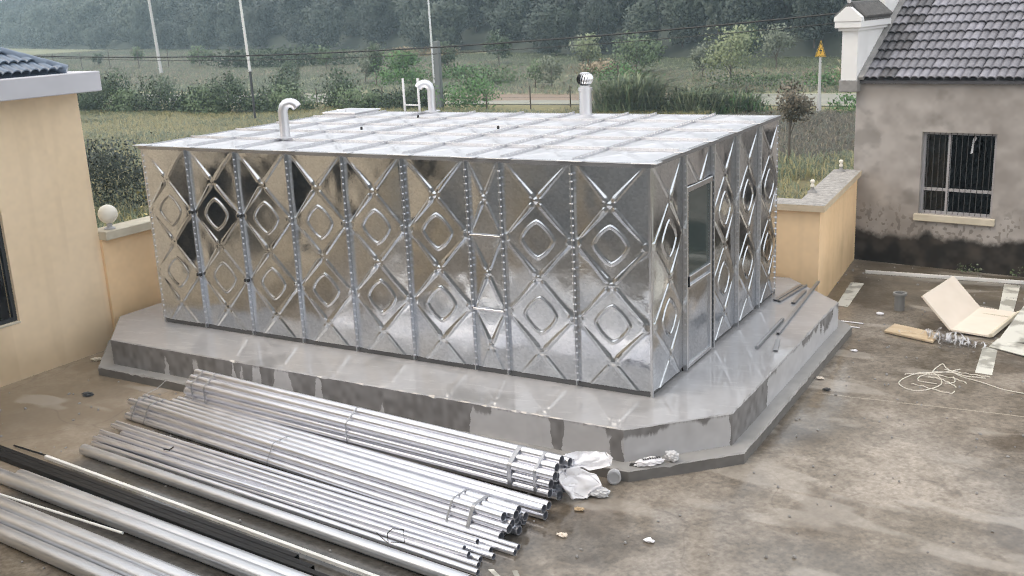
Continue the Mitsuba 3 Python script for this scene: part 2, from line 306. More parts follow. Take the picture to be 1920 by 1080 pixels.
for yy in range(5): put('wall_panel', at(LOW, face([-8.5, yy + .5, 0], -PI / 2)), TANK)
for xx in front_x: put('wall_panel', at(LOW, face([xx, 5, 0], PI)), TANK)
put('narrow_wall_panel', mikit.ply(bake(panel(.485, .05, H - .02, 7, .05), face([-2.25, 5, 0], PI)), 'panel_steel', smooth=True), TANK)
# vertical flanges with their rows of bolts
fl = cat([bx(-.0075, -.0015, -.062, 0, .03, H - .03, .002), bx(.0015, .0075, -.062, 0, .03, H - .03, .002)])
zs = np.arange(.10, H - .08, .0895)
bl = cat([cyl([-.022, -.036, q], [.022, -.036, q], .0095, 6) for q in zs] + [cyl([-.014, -.036, q], [.014, -.036, q], .015, 6) for q in zs])
clip = bx(.012, .045, -.080, -.028, -.024, .024, .008)
FL, BL = mikit.ply(fl, 'flange_steel'), mikit.ply(bl, 'bolt_steel')
def flange(M):
    k = put('flange', at(FL, M), TANK); b = put('bolts', at(BL, M), k); labels[b] = {'kind': 'stuff'}; return k
for xx in (-7.5, -6.5, -5.5, -4.5, -3.5, -2.5, -2.0, -1.0): flange(face([xx, 0, 0], 0)); flange(face([xx, 5, 0], PI))
for yy in (1, 2, 3, 4): flange(face([0, yy, 0], PI / 2)); flange(face([-8.5, yy, 0], -PI / 2))
CL = mikit.ply(clip, 'dark_rubber')
for xx in (-7.5, -6.5):
    for q in (1.87, .89):
        for e in (0, -.057): put('rubber_clip', at(CL, face([xx + e, 0, q], 0)), TANK)
# corner angles, bottom channel, top edge
for cx, cy, sx, sy in ((0, 0, 1, -1), (-8.5, 0, -1, -1), (0, 5, 1, 1), (-8.5, 5, -1, 1)):
    m = cat([bx(min(cx, cx - sx * .026), max(cx, cx - sx * .026), cy + sy * .001 - .004, cy + sy * .001 + .004, .0, H - .02, .001),
             bx(cx + sx * .001 - .004, cx + sx * .001 + .004, min(cy + sy * .006, cy - sy * .026), max(cy + sy * .006, cy - sy * .026), .0, H - .02, .001)])
    obj('corner_angle', m, 'flange_steel', TANK)
    if cx < -1 and cy < 1:
        b = obj('corner_bolts', cat([cyl([cx - .012 + .04, cy - .018, q], [cx - .012 + .04, cy + .0, q], .013, 6) for q in zs]), 'bolt_steel', TANK); labels[b] = {'kind': 'stuff'}
    if cx == 0 and cy == 5:
        b = obj('corner_bolts', cat([cyl([0, 4.955, q], [.02, 4.955, q], .013, 6) for q in zs]), 'bolt_steel', TANK); labels[b] = {'kind': 'stuff'}
prin('base_steel', (.17, .17, .175), .4, .7)
obj('base_channel', cat([bx(-8.47, -.03, .012, .1, .001, .088), bx(-8.47, -.03, 4.9, 4.97, .001, .088), bx(-8.47, -8.4, .1, 4.9, .001, .088), bx(-.1, -.03, .1, 4.9, .001, .088)]), 'base_steel', TANK)
lip = [bx(-8.53, .03, -.034, .03, H - .042, H + .010, .003), bx(-8.53, .03, 4.97, 5.034, H - .042, H + .010, .003), bx(-8.534, -8.47, .03, 4.97, H - .042, H + .010, .003), bx(-.03, .034, .03, 4.97, H - .042, H + .010, .003)]
prin('edge_zinc', (.40, .405, .42), .4, .9)
for m in lip: obj('top_edge', m, 'edge_zinc', TANK)
tabs = [(xx, -.03, .17, .075) for xx in (-7.5, -6.5, -5.5, -4.5, -3.5, -2.5, -2.0, -1.0)] + [(-8.45, -.01, .12, .1), (-.04, -.01, .16, .1)]
for xx, yy, hw, hd in tabs: obj('seam_plate', bx(xx - hw, xx + hw, yy - hd * .85, yy + hd, H + .011, H + .024, .003), 'roof_steel', TANK)
for yy in (1, 2, 3, 4): obj('seam_plate', bx(-.06, .065, yy - .13, yy + .13, H + .011, H + .019, .003), 'roof_steel', TANK)
prin('roof_flange_zinc', lambda p, n, uv: mix((.60, .605, .62), (.76, .76, .78), fbm(p.x * 9, p.y * 9, 1.)), .45, .9)
# roof: 9 x 5 pressed panels, flanges upwards between them
def roof_panel(w, seed):
    u, v = np.meshgrid(np.linspace(-w / 2, w / 2, int(w * 40)), np.linspace(-.49, .49, 40), indexing='ij')
    rs = np.random.default_rng(seed); U, V_ = np.abs(u / w), np.abs(v)
    h = .045 * np.clip(1 - np.maximum(U / .5, V_ / .49), 0, 1)
    L = math.hypot(.44 * w, .45); s = (np.abs(u) * .44 * w + V_ * .45) / L; t = np.abs(np.abs(u) * .45 - V_ * .44 * w) / L
    arm = np.clip(1 - t / np.interp(s, [0, .09, L], [.02, .05, .012]), 0, 1); h += .015 * np.minimum(arm * 2, 1) * np.interp(s, [0.03, .1, L], [0, 1, .2])
    h += .02 * (meshkit.fbm(np.stack([u * 2 + seed, v * 2, 0 * u], -1), 2) - .5) * np.clip((.5 - np.maximum(U, V_)) * 10, 0, 1)
    return grid(u, v, h)
RP = [mikit.ply(roof_panel(.98, s), 'roof_steel', smooth=True) for s in (1, 2, 3)]; RPN = mikit.ply(roof_panel(.48, 4), 'roof_steel', smooth=True)
for j in range(5):
    for i, xx in enumerate(front_x + [-2.25]):
        put('roof_panel', at(RPN if xx == -2.25 else RP[(i * 2 + j) % 3], frame([xx, j + .5, H], [1, 0, 0], [0, 1, 0], [0, 0, 1])), TANK)
for xx in (-7.5, -6.5, -5.5, -4.5, -3.5, -2.5, -2.0, -1.0):
    k = obj('roof_flange', cat([bx(xx - .008, xx - .001, .03, 4.97, H - .01, H + .046, .002), bx(xx + .001, xx + .008, .03, 4.97, H - .01, H + .046, .002)]), 'roof_flange_zinc', TANK)
    b = obj('bolts', cat([cyl([xx - .02, q, H + .028], [xx + .02, q, H + .028], .009, 6) for q in np.arange(.12, 4.9, .0985)]), 'bolt_steel', k); labels[b] = {'kind': 'stuff'}
segs = [-8.47, -7.5, -6.5, -5.5, -4.5, -3.5, -2.5, -2, -1, -.03]
for yy in (1, 2, 3, 4):
    k = obj('roof_flange', cat([bx(a + .009, b - .009, yy - .007, yy + .007, H - .01, H + .040, .002) for a, b in zip(segs[:-1], segs[1:])]), 'roof_flange_zinc', TANK)
    b = obj('bolts', cat([cyl([q, yy - .02, H + .025], [q, yy + .02, H + .025], .009, 6) for q in np.arange(-8.4, -.1, .0985) if min(abs(q - s) for s in segs) > .03]), 'bolt_steel', k); labels[b] = {'kind': 'stuff'}
# roof fittings
def gooseneck(x0, y0, top, turn, r=.075):
    c = np.array(turn, float); R = .12
    P = [[x0, y0, H + .02], [x0, y0, top - R - r]]
    for a in np.linspace(.25, 1.0, 7) * PI * .86:
        o = R * (1 - math.cos(a)); P.append([x0 + c[0] * o, y0 + c[1] * o, top - R - r + R * math.sin(a)])
    k = obj('vent_pipe', tube(P, r, 18, cap=False), 'roof_steel', TANK, smooth=40)
    obj('base_plate', lathe([[.001, H + .056], [.15, H + .056], [.15, H + .045], [.001, H + .045]], 20).apply_translation([x0, y0, 0]), 'roof_steel', k)
gooseneck(-6.44, .92 + .1, 3.48, (.90, .43)); gooseneck(-6.32, 4.80, 3.46, (-.86, -.5))
tp = TANK
k = obj('turbine_vent', lathe([[.105, H], [.105, 3.26], [.12, 3.262], [.12, 3.31], [.09, 3.315], [.09, 3.345], [.001, 3.345]], 24).apply_translation([-3.13, 4.66, 0]), 'roof_steel', TANK, smooth=30)
vanes = []
for a in np.linspace(0, 2 * PI, 18, endpoint=False):
    pts = []
    for t in np.linspace(0, 1, 7):
        ph = PI * (.12 + .76 * t); r = .125 * math.sin(ph) ** .6; zz = 3.45 - .10 * math.cos(ph); tw = a + .5 * t
        for q in (0, .25): pts.append([-3.13 + r * math.cos(tw + q) * (1 + .12 * (q > 0)), 4.66 + r * math.sin(tw + q) * (1 + .12 * (q > 0)), zz])
    F = []
    for i in range(6): F += [[2 * i, 2 * i + 1, 2 * i + 3], [2 * i, 2 * i + 3, 2 * i + 2]]
    vanes.append(trimesh.Trimesh(pts, F, process=False))
v = obj('vanes', cat(vanes), 'bolt_steel', k); labels[v] = {'kind': 'stuff'}
obj('slot_shade_core', lathe([[.001, 3.35], [.085, 3.36], [.095, 3.45], [.07, 3.54], [.001, 3.545]], 16).apply_translation([-3.13, 4.66, 0]), 'dark_room', k)  # added near-black body: shade inside the vane slots, put in as colour
obj('cap', lathe([[.0, 3.565], [.05, 3.56], [.085, 3.545], [.085, 3.53], [.001, 3.53]], 20).apply_translation([-3.13, 4.66, 0]), 'roof_steel', k, smooth=30)
hx, hy = -7.95, 4.50
k = obj('roof_hatch', bx(hx - .36, hx + .36, hy - .36, hy + .36, H + .0, H + .055, .01), 'roof_steel', TANK)
obj('lid', bx(hx - .39, hx + .39, hy - .39, hy + .39, H + .056, H + .085, .008), 'roof_steel', k)
obj('handle', tube([[hx - .1, hy - .3, H + .085], [hx - .1, hy - .3, H + .12], [hx + .1, hy - .3, H + .12], [hx + .1, hy - .3, H + .085]], .009, 6), 'bolt_steel', k)
k = put('ladder_rail', mikit.ply(tube([[-7.23, 5.2, -.4], [-7.23, 5.2, 3.45]], .022, 8), 'white_paint'), TANK)
put('ladder_rail', mikit.ply(tube([[-6.89, 5.2, -.4], [-6.89, 5.2, 3.45]], .022, 8), 'white_paint'), TANK)
for q in np.arange(-.2, 3.0, .315): put('ladder_rung', mikit.ply(tube([[-7.21, 5.2, q], [-6.91, 5.2, q]], .015, 8), 'white_paint'), TANK)
# small dark fittings on the roof
for q in ((-5.9, 2.2), (-6.0, 3.9), (-3.6, 2.62)): obj('roof_plug', lathe([[.02, H + .03], [.02, H + .07], [.012, H + .08], [.001, H + .08]], 10).apply_translation([q[0], q[1], 0]), 'dark_rubber', TANK)
# side door between the first and second flange
D = obj('side_door', cat([bx(-.01, .045, 1.05, 1.10, .03, 2.33, .006), bx(-.01, .045, 1.90, 1.95, .03, 2.33, .006), bx(-.01, .05, 1.04, 1.96, 2.33, 2.40, .006), bx(-.01, .045, 1.10, 1.90, .03, .08, .006),
                         bx(-.005, .04, 1.10, 1.90, 1.20, 1.245, .006), bx(-.005, .04, 1.10, 1.90, 1.075, 1.12, .006)]), 'flange_steel', TANK)
u, v = np.meshgrid(np.linspace(1.10, 1.90, 40), np.linspace(.08, 1.075, 50), indexing='ij')
obj('lower_sheet', grid(.012 + .012 * meshkit.fbm(np.stack([u * 2, v * 2.5, 0 * u], -1), 2, 4), u, v), 'panel_steel', D, smooth=True)
obj('glass_pane', bx(.004, .010, 1.10, 1.90, 1.245, 2.33), 'door_glass', D)
obj('middle_sheet', bx(.002, .008, 1.10, 1.90, 1.12, 1.20), 'panel_steel', D)
obj('latch', bx(.045, .065, 1.06, 1.085, 1.12, 1.26, .004), 'dark_rubber', D)
put('short_wall_panel', at(mikit.ply(panel(.985, 2.41, H - .02, 77), 'panel_steel', smooth=True), face([0, 1.5, 0], PI / 2)), TANK)
obj('door_sill_gap_shade', bx(-.3, -.015, 1.04, 1.96, .002, .03), 'dark_room', TANK)  # near-black box filling the gap below the door, its shade done as colour
prin('tank_inside', (.3, .3, .3), .8)

# ------------------------------------------------------------------ concrete plinth
def octagon(o, c, n=1):
    x0, x1, y0, y1 = -8.5 - 1.0 - o, 1.03 + o, -1.03 - o, 6.08 + o
    return Polygon([(x0 + c, y0), (x1 - c, y0), (x1, y0 + c), (x1, y1 - c * 1.25), (x1 - c * 1.15, y1), (x0 + c, y1), (x0, y1 - c), (x0, y0 + c)])
PL = thing('concrete_plinth', 'grey eight sided concrete plinth with wet drip stains under the steel tank', 'plinth')
def slab(poly, z0, z1, b):
    rs = np.random.default_rng(int(-z1 * 100) + 5)
    C = np.array(poly.exterior.coords)[:-1]
    if Polygon(C).exterior.is_ccw is False: C = C[::-1]
    P, N = [], []
    for i in range(len(C)):
        p, q, r = C[i - 1], C[i], C[(i + 1) % len(C)]
        n1 = np.array([q[1] - p[1], p[0] - q[0]]) / np.hypot(*(q - p)); n2 = np.array([r[1] - q[1], q[0] - r[0]]) / np.hypot(*(r - q)); m = (n1 + n2) / (1 + n1 @ n2)
        P.append(q); N.append(m); L = np.hypot(*(r - q)); k = int(L / .07)
        for t in np.arange(1, k) / k: P.append(q + (r - q) * t); N.append(n2)
    P, N = np.array(P), np.array(N); n = len(P); lo = meshkit.noise(np.c_[P * 1.3, 0 * P[:, 0]], 3)[:, None] - .5
    P = P + N * (.012 * lo + rs.normal(0, .0016, (n, 1))); chip = np.where(rs.random((n, 1)) < .07, rs.uniform(.3, 1.6, (n, 1)), 0)
    Q = P - N * b * (1 + .5 * rs.random((n, 1)) + chip); zb = z1 - b * (.8 + .5 * rs.random(n) + chip[:, 0])
    V = np.vstack([np.c_[P, np.full(n, z0)], np.c_[P, zb], np.c_[Q, z1 + 0 * zb], [[*C.mean(0), z1]]]); F = []
    for i in range(n):
        j = (i + 1) % n; F += [[i, j, n + j], [i, n + j, n + i], [n + i, n + j, 2 * n + j], [n + i, 2 * n + j, 2 * n + i], [2 * n + i, 2 * n + j, 3 * n]]
    return trimesh.Trimesh(V, F, process=False)
obj('upper_tier', slab(octagon(0, .95), -.40, .0, .012), 'plinth_concrete', PL)
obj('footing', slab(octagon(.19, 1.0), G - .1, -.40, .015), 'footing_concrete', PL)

# ------------------------------------------------------------------ pipes
def pipe_mesh(D, L, wall=.006, n=28):
    r, q = D / 2, D / 2 - wall
    return lathe([[q, 0], [r, 0], [r, L], [q, L], [q, 0]], n)
CACHE = {}
def pipe(name, a, b, D, bs, label, grp, wall=.005):
    a, b = np.array(a, float), np.array(b, float); L = round(float(np.linalg.norm(b - a)), 1); d = (b - a) / np.linalg.norm(b - a)
    key = (D, L, bs)
    if key not in CACHE: CACHE[key] = mikit.ply(pipe_mesh(D, L, wall), bs, smooth=40)
    ex = np.cross([0, 0, 1], d); ex /= np.linalg.norm(ex)
    k = put(name, at(CACHE[key], frame(a, ex, np.cross(d, ex), d))); tag(k, label, 'pipe', grp); return k
rng = np.random.default_rng(3)
A1, B1 = np.array([-6.22, -1.47]), np.array([-.17, -1.93])
d1 = (B1 - A1) / np.linalg.norm(B1 - A1); n1 = np.array([-d1[1], d1[0]])
Dp = .106
hexes = [(i, j - (2 if i == 0 else 0)) for i in range(1) for j in range(0)]
cen = []
for i in range(-2, 3):
    cnt = 5 - abs(i)
    for j in range(cnt): cen.append((i * .866 * Dp, (j - (cnt - 1) / 2) * Dp))
zc = G + .055 + 2 * Dp
COLN = ['front', 'second', 'middle', 'fourth', 'rear']; ORD = ['lowest', 'second lowest', 'third lowest', 'fourth lowest', 'fifth lowest']
LAB1 = [(COLN[i + 2], ORD[j] if j < 5 - abs(i) - 1 else 'topmost') for i in range(-2, 3) for j in range(5 - abs(i))]
def lab1(i): return f'galvanized pipe, {LAB1[i][1]} in the {LAB1[i][0]} column of the hexagonal bundle beside the plinth'
for i, (q, zz) in enumerate(cen):
    s = rng.uniform(-.05, .05)
    a = A1 + n1 * q + d1 * (s + .0 * q); b = a + d1 * 6.05
    pipe('steel_pipe', [*a, zc + zz], [*b, zc + zz], Dp, 'pipe_zinc', lab1(i), 'pipes of the strapped bundle beside the plinth')
def band(name, centers, D, along, w, o, d, n, th, label, group, z0, mat='strap_steel', gap=.0015):
    hull = unary_union([Point(q, zz).buffer(D / 2, 24) for q, zz in centers]).convex_hull
    ring = hull.buffer(th + gap).difference(hull.buffer(gap)); m = extr(ring, -w / 2, w / 2)
    M = frame([o[0] + d[0] * along, o[1] + d[1] * along, z0], [n[0], n[1], 0], [0, 0, 1], [d[0], d[1], 0])
    m.apply_transform(M); k = obj(name, m, mat); tag(k, label, 'strap', group); return k
for al, w, lab in ((.16, .03, 'flat steel strap round the far left end of the plinth side bundle'), (.42, .03, 'second flat steel strap from the left end of the plinth side bundle'),
                   (3.05, .02, 'narrow wire strap round the middle of the plinth side bundle'), (5.47, .055, 'wide steel strap near the open pipe ends of the plinth side bundle'), (5.80, .035, 'thin steel strap closest to the open pipe ends of the plinth side bundle')):
    band('steel_strap', cen, Dp, al, w, A1, d1, n1, .0025, lab, None, zc)
# second bundle, a flat heap of twelve with three stray pipes behind it
Dq = .097
A2, B2 = np.array([-6.72, -2.30]), np.array([-.33, -2.99])
d2 = (B2 - A2) / np.linalg.norm(B2 - A2); n2 = np.array([-d2[1], d2[0]])
c2 = [(k * (Dq + .002) + .0, 0) for k in range(5)] + [((k + .5) * (Dq + .002), Dq * .86) for k in range(4)] + [((k + 1) * (Dq + .002), Dq * 1.72) for k in range(3)]
for i, (q, zz) in enumerate(c2):
    s = rng.uniform(-.06, .06); a = A2 + n2 * q + d2 * s; b = a + d2 * 6.4
    pipe('steel_pipe', [*a, G + Dq / 2 + .012 + zz], [*b, G + Dq / 2 + .012 + zz], Dq, 'pipe_zinc', f"galvanized pipe, {('foremost', 'second', 'third', 'fourth', 'fifth')[(i, i - 5, i - 9)[(i > 4) + (i > 8)]]} of the {('bottom', 'middle', 'top')[(i > 4) + (i > 8)]} layer of the middle strapped heap", 'pipes of the middle strapped heap')
for al, w, lab in ((.14, .022, 'thin flat strap at the left end of the middle pipe heap'), (.42, .022, 'second thin strap from the left end of the middle pipe heap'), (2.9, .012, 'wire tie round the middle of the middle pipe heap'),
                   (5.70, .022, 'narrow strap on the right part of the middle pipe heap'), (5.98, .045, 'broad strap nearest the open ends of the middle pipe heap')):
    band('steel_strap', c2, Dq, al, w, A2, d2, n2, .0025, lab, None, G + Dq / 2 + .012)
k = numbered('strap_tail')
obj(k, cat([extr(Polygon([(0, 0), (.22, .035), (.36, .10), (.36, .103), (.22, .038), (0, .003)]), -.011, .011)]), 'strap_steel')
scene[k]['to_world'] = T4(frame([-6.60, -2.12, G + .30], [.4, .9, .1], [-.2, 0, .98], [.9, -.4, 0])); tag(k, 'loose bent strap tail sticking up at the left end of the middle heap', 'strap')
for q, zz, lab in ((5.6, .0, 'lower galvanized pipe lying behind the middle heap'), (5.35, .86, 'upper stray pipe resting behind the middle heap, longer open end'), (6.3, .86, 'hindmost stray pipe resting against the plinth side bundle')):
    a = A2 + n2 * (q * Dq) + d2 * .3; b = A2 + n2 * (q * Dq + .06) + d2 * 6.36 + d2 * .12
    pipe('steel_pipe', [*a, G + Dq / 2 + .012 + zz * Dq], [*b, G + Dq / 2 + .012 + zz * Dq], Dq, 'pipe_zinc', lab, None)
LT = [(-6.72, -2.50), (-6.5, -2.62), (-6.34, -2.73), (-6.45, -2.82), (-6.54, -2.93), (-6.40, -3.02), (-6.43, -3.11)]
RT = [(-.13, -3.05), (-.16, -3.15), (-.36, -3.22), (-.30, -3.31), (-.40, -3.41), (-.36, -3.51), (-.26, -3.63)]
nth = ['first', 'second', 'third', 'fourth', 'fifth', 'sixth', 'seventh']
for i, (a, b) in enumerate(zip(LT, RT)):
    pipe('thin_steel_pipe', [*a, G + .032], [*b, G + .032], .066, 'pipe_zinc', f'{nth[i]} thin galvanized pipe on the ground counting from the middle heap', 'thin pipes lying loose on the ground', .004)
for i, (a, b, hh) in enumerate((((-6.6, -2.66), (-.55, -3.20), .048), ((-6.55, -2.88), (-.6, -3.37), .050), ((-6.45, -3.06), (-.45, -3.46), .050))):
    pipe('thin_steel_pipe', [*a, G + .032 + hh], [*b, G + .032 + hh], .062, 'pipe_zinc', ('hindmost', 'middle', 'foremost')[i] + ' of three thin pipes lying in the grooves on top of the loose row', None, .004)
pipe('thick_steel_pipe', [-6.27, -3.36, G + .078], [-.2, -3.88, G + .078], .14, 'big_pipe_zinc', 'thick galvanized pipe just behind the black square tubes', None)
for i, (a, yy, lab) in enumerate(((-6.28, -4.24, 'wide galvanized pipe right in front of the black square tubes'), (-6.9, -4.355, 'wide pipe touching the one by the black tubes, running out of frame'), (-6.6, -4.78, 'wide pipe beyond the bare strip of ground, third of five wide pipes'),
                                  (-6.4, -4.965, 'wide pipe between the two nearest wide pipes of the foreground'), (-6.2, -5.16, 'nearest wide pipe at the lower left corner of the picture'))):
    y0 = yy - .072 * (a + 6.3) - (.0 if i < 2 else 0)
    pipe('wide_steel_pipe', [a, y0, G + .09], [a + 6.0, y0 - .072 * 6.0, G + .09], .168, 'big_pipe_zinc', lab, None)
def bar(name, a, b, w, h, bs, label, cat_, wall=.003, grp=None):
    a, b = np.array(a, float), np.array(b, float); L = np.linalg.norm(b - a); d = (b - a) / L; ex = np.cross(d, [0, 0, 1]); ex /= np.linalg.norm(ex); ey = np.cross(ex, d)
    o = sbox(-w / 2, -h / 2, w / 2, h / 2).buffer(-.004).buffer(.004, 4)
    m = extr(o.difference(o.buffer(-wall)), 0, L); m.apply_transform(frame(a, ex, -ey, d))
    if np.linalg.det(frame(a, ex, -ey, d)[:3, :3]) < 0: m.invert()
    k = obj(name, m, bs); tag(k, label, cat_, grp); return k
for i, (q, lab) in enumerate(((0, 'black square tube touching the long white square tube'), (.092, 'black square tube in the middle of three'), (.180, 'black square tube nearest the wide pipes'))):
    bar('black_square_tube', [-8.2 + .3 * i, -3.70 - q, G + .042], [-2.0 + .28 * i, -4.205 - q + .0, G + .042], .062, .07, 'black_paint', lab, 'square tube')
bar('white_square_tube', [-6.56, -3.70, G + .062], [-.6, -4.21, G + .062], .042, .042, 'white_tube_paint', 'long white square tube between thick pipe and black tubes', 'square tube')
k = obj('black_rod', tube([[-7.35, -3.60, G + .03], [-6.55, -3.66, G + .05]], .012, 6), 'black_paint'); tag(k, 'short thin black rod beyond the left end of the white square tube', 'rod')
k = obj('white_rod', tube([[-6.5, -4.60, G + .04], [-3.9, -4.72, G + .13]], .014, 8), 'white_tube_paint'); tag(k, 'thin white rod slanting over the gap between wide pipes', 'rod')
k = obj('wire_hook', tube([[-1.45, -3.62, G + .165], [-1.30, -3.70, G + .165], [-1.22, -3.735, G + .16], [-1.22, -3.735, G + .27], [-1.18, -3.70, G + .31], [-1.06, -3.68, G + .32], [-1.06, -3.68, G + .18], [-1.2, -3.72, G + .17]], .005, 6), 'black_paint'); tag(k, 'bent black wire hook standing on the thin pipes', 'wire')
k = obj('wire_twist', tube([[-5.25, -2.98, G + .10], [-5.2, -3.02, G + .14], [-5.15, -2.98, G + .12], [-5.12, -2.93, G + .15]], .009, 6), 'black_paint'); tag(k, 'small twist of dark wire on the left half of the thin pipes', 'wire')

# ------------------------------------------------------------------ yellow house on the left
HX = -9.68
HS = thing('yellow_house', 'yellow rendered house at the left with grey fascia and blue tiled roof', 'house')
op = (-4.6, -1.72, .37, 2.25)
w2 = [(-10.5, -7.6, .37, 2.25)]
poly = sbox(-12.2, G - .1, -.1, 3.69)
for o in [op] + w2: poly = poly.difference(sbox(o[0], o[2], o[1], o[3]))
m = extr(poly, -.24, 0); m.apply_transform(frame([HX, 0, 0], [0, 1, 0], [0, 0, 1], [1, 0, 0]))
obj('wall', cat([m, bx(-20, HX - .24, -.34, -.1, G - .1, 3.69)]), 'yellow_stucco', HS)
for o in [op] + w2:
    W = obj('window', cat([bx(HX - .12, HX - .06, o[0], o[0] + .06, o[2], o[3]), bx(HX - .12, HX - .06, o[1] - .06, o[1], o[2], o[3]), bx(HX - .12, HX - .06, o[0] + .06, o[1] - .06, o[2], o[2] + .06), bx(HX - .12, HX - .06, o[0] + .06, o[1] - .06, o[3] - .06, o[3]),
                           bx(HX - .118, HX - .058, o[0] + .06, o[1] - .06, 1.52, 1.58)] + [bx(HX - .119, HX - .059, q - .03, q + .03, o[2] + .06, o[3] - .06) for q in (o[0] + .98, o[0] + 1.9)]), 'window_frame_dark', HS)
    obj('pane', bx(HX - .10, HX - .095, o[0] + .06, o[1] - .06, o[2] + .06, o[3] - .06), 'window_glass', W)
    obj('sill', bx(HX - .24, HX + .012, o[0], o[1] + .003, o[2] - .03, o[2], .004), 'pale_coping', W)
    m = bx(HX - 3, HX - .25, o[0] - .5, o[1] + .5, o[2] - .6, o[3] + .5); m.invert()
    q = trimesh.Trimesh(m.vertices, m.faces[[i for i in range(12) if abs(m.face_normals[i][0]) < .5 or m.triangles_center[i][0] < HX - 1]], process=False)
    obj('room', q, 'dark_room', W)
obj('fascia', bx(-20, -9.25, -12.6, .05, 3.685, 3.99, .012), 'grey_fascia', HS)
# hipped tile roof: eave line along y at x = -9.55, corner at y = -.45
tile_n = 12
def tile_mesh(w, L, amp=.022, th=.018, waves=2, n=17):
    uu = np.linspace(0, w, n); prof = amp * np.abs(np.sin(uu / w * PI * waves)) ** .62
    V, F = [], []
    for k, (s, dz) in enumerate(((0, .060), (L, .004))):
        for q, zz in zip(uu, prof): V.append([q, s, zz + dz])
    for q, zz in zip(uu, prof): V.append([q, 0, zz + .060 - th])
    for i in range(n - 1): F += [[i, i + 1, n + i + 1], [i, n + i + 1, n + i], [i, 2 * n + i, 2 * n + i + 1], [i, 2 * n + i + 1, i + 1]]
    # the side lap edge
    V += [[w, 0, prof[-1] + .060], [w, L, prof[-1] + .004], [w, L, -.012], [w, 0, .0]]; b = 3 * n; F += [[b, b + 3, b + 2], [b, b + 2, b + 1]]
    return trimesh.Trimesh(V, F, process=False)
sl = math.radians(27); ex, ey, ez = np.array([0, -1., 0]), np.array([-math.cos(sl), 0, math.sin(sl)]), np.array([math.sin(sl), 0, math.cos(sl)])
ex2 = np.array([0, 1., 0])
R = obj('roof', trimesh.Trimesh([[-9.5, -.40, 3.985], [-9.5, -12.4, 3.985], [-13.5, -8.4, 5.95], [-13.5, -4.4, 5.95], [-17.5, -.40, 3.985], [-17.5, -12.4, 3.985]], [[0, 3, 2], [0, 2, 1], [0, 4, 3], [4, 5, 2], [4, 2, 3], [1, 2, 5]], process=False), 'blue_tile', HS)
BT = mikit.ply(tile_mesh(.295, .36, .048, .02), 'blue_tile', smooth=40)
for r in range(13):
    ylim = -.42 - r * .30 * math.cos(sl)
    for c in range(40):
        y1 = -.42 - c * .30
        if y1 - .06 > ylim or y1 - .3 < -12.5 + r * .30 * math.cos(sl): continue
        o = np.array([-9.46, y1 - .30, 4.0]) + ey * (r * .30)
        M = frame(o, [0, 1, 0], ey, ez); put('tile', at(BT, M), R)
hipd = np.array([-4, -4, 1.965]); hipd /= np.linalg.norm(hipd)
hc = mikit.ply(bake(tube([[0, 0, 0], [.36, 0, .02]], [.085, .07], 12, cap=True), np.eye(4)), 'blue_tile', smooth=40)
for k in range(18):
    o = np.array([-9.46, -.38, 4.03]) + hipd * (.30 * k); s_ = np.cross([0, 0, 1], hipd); s_ /= np.linalg.norm(s_)
    put('hip_cap', at(hc, frame(o, hipd, s_, np.cross(hipd, s_))), R)
# low yellow wall with globe lamp, going on behind the tank and up to the grey building
LW = thing('left_boundary_wall', 'low yellow boundary wall between the yellow house and the tank', 'wall')
obj('wall', bx(-9.86, -9.62, -.098, 6.5, G - .1, 1.285), 'yellow_stucco_wall', LW)
obj('coping', bx(-9.95, -9.50, -.097, 6.5, 1.287, 1.43, .01), 'pale_coping', LW)
k = thing('globe_lamp', 'round white globe lamp on the coping of the left boundary wall', 'lamp')
obj('globe', trimesh.creation.icosphere(3, .155).apply_translation([-9.66, .12, 1.68]), 'globe_white', k, smooth=True)
obj('base', lathe([[.09, 1.43], [.09, 1.45], [.045, 1.47], [.045, 1.535], [.001, 1.535]], 16).apply_translation([-9.66, .12, 0]), 'grey_plastic', k, smooth=30)
RW = thing('right_boundary_wall', 'low yellow boundary wall with weathered pebbly coping joining the grey building', 'wall')
wp = Polygon([(-9.6, 6.12), (.40, 6.12), (.16, 9.86), (-.08, 9.86), (.14, 6.36), (-9.6, 6.36)])
cp = Polygon([(-9.5, 6.03), (.49, 6.03), (.245, 9.82), (-.28, 9.82), (-.03, 6.55), (-9.5, 6.55)])
obj('wall', extr(wp, G - .1, 1.16), 'yellow_stucco_wall', RW)
obj('coping', extr(cp, 1.162, 1.27), 'coping_cement', RW)
for q, lab in (((-.02, 7.2), 'small white capped finial on the corner stretch of the right boundary wall'), ((-.09, 9.55), 'small white capped finial on the right boundary wall against the grey building')):
    k = thing('wall_finial', lab, 'finial')
    obj('base', lathe([[.09, 1.268], [.08, 1.29], [.04, 1.32], [.02, 1.37], [.001, 1.37]], 12).apply_translation([*q, 0]), 'grey_mortar', k, smooth=30)
    obj('cap', lathe([[.001, 1.36], [.035, 1.365], [.04, 1.40], [.02, 1.425], [.042, 1.46], [.035, 1.49], [.001, 1.505]], 12).apply_translation([*q, 0]), 'globe_white', k, smooth=True)

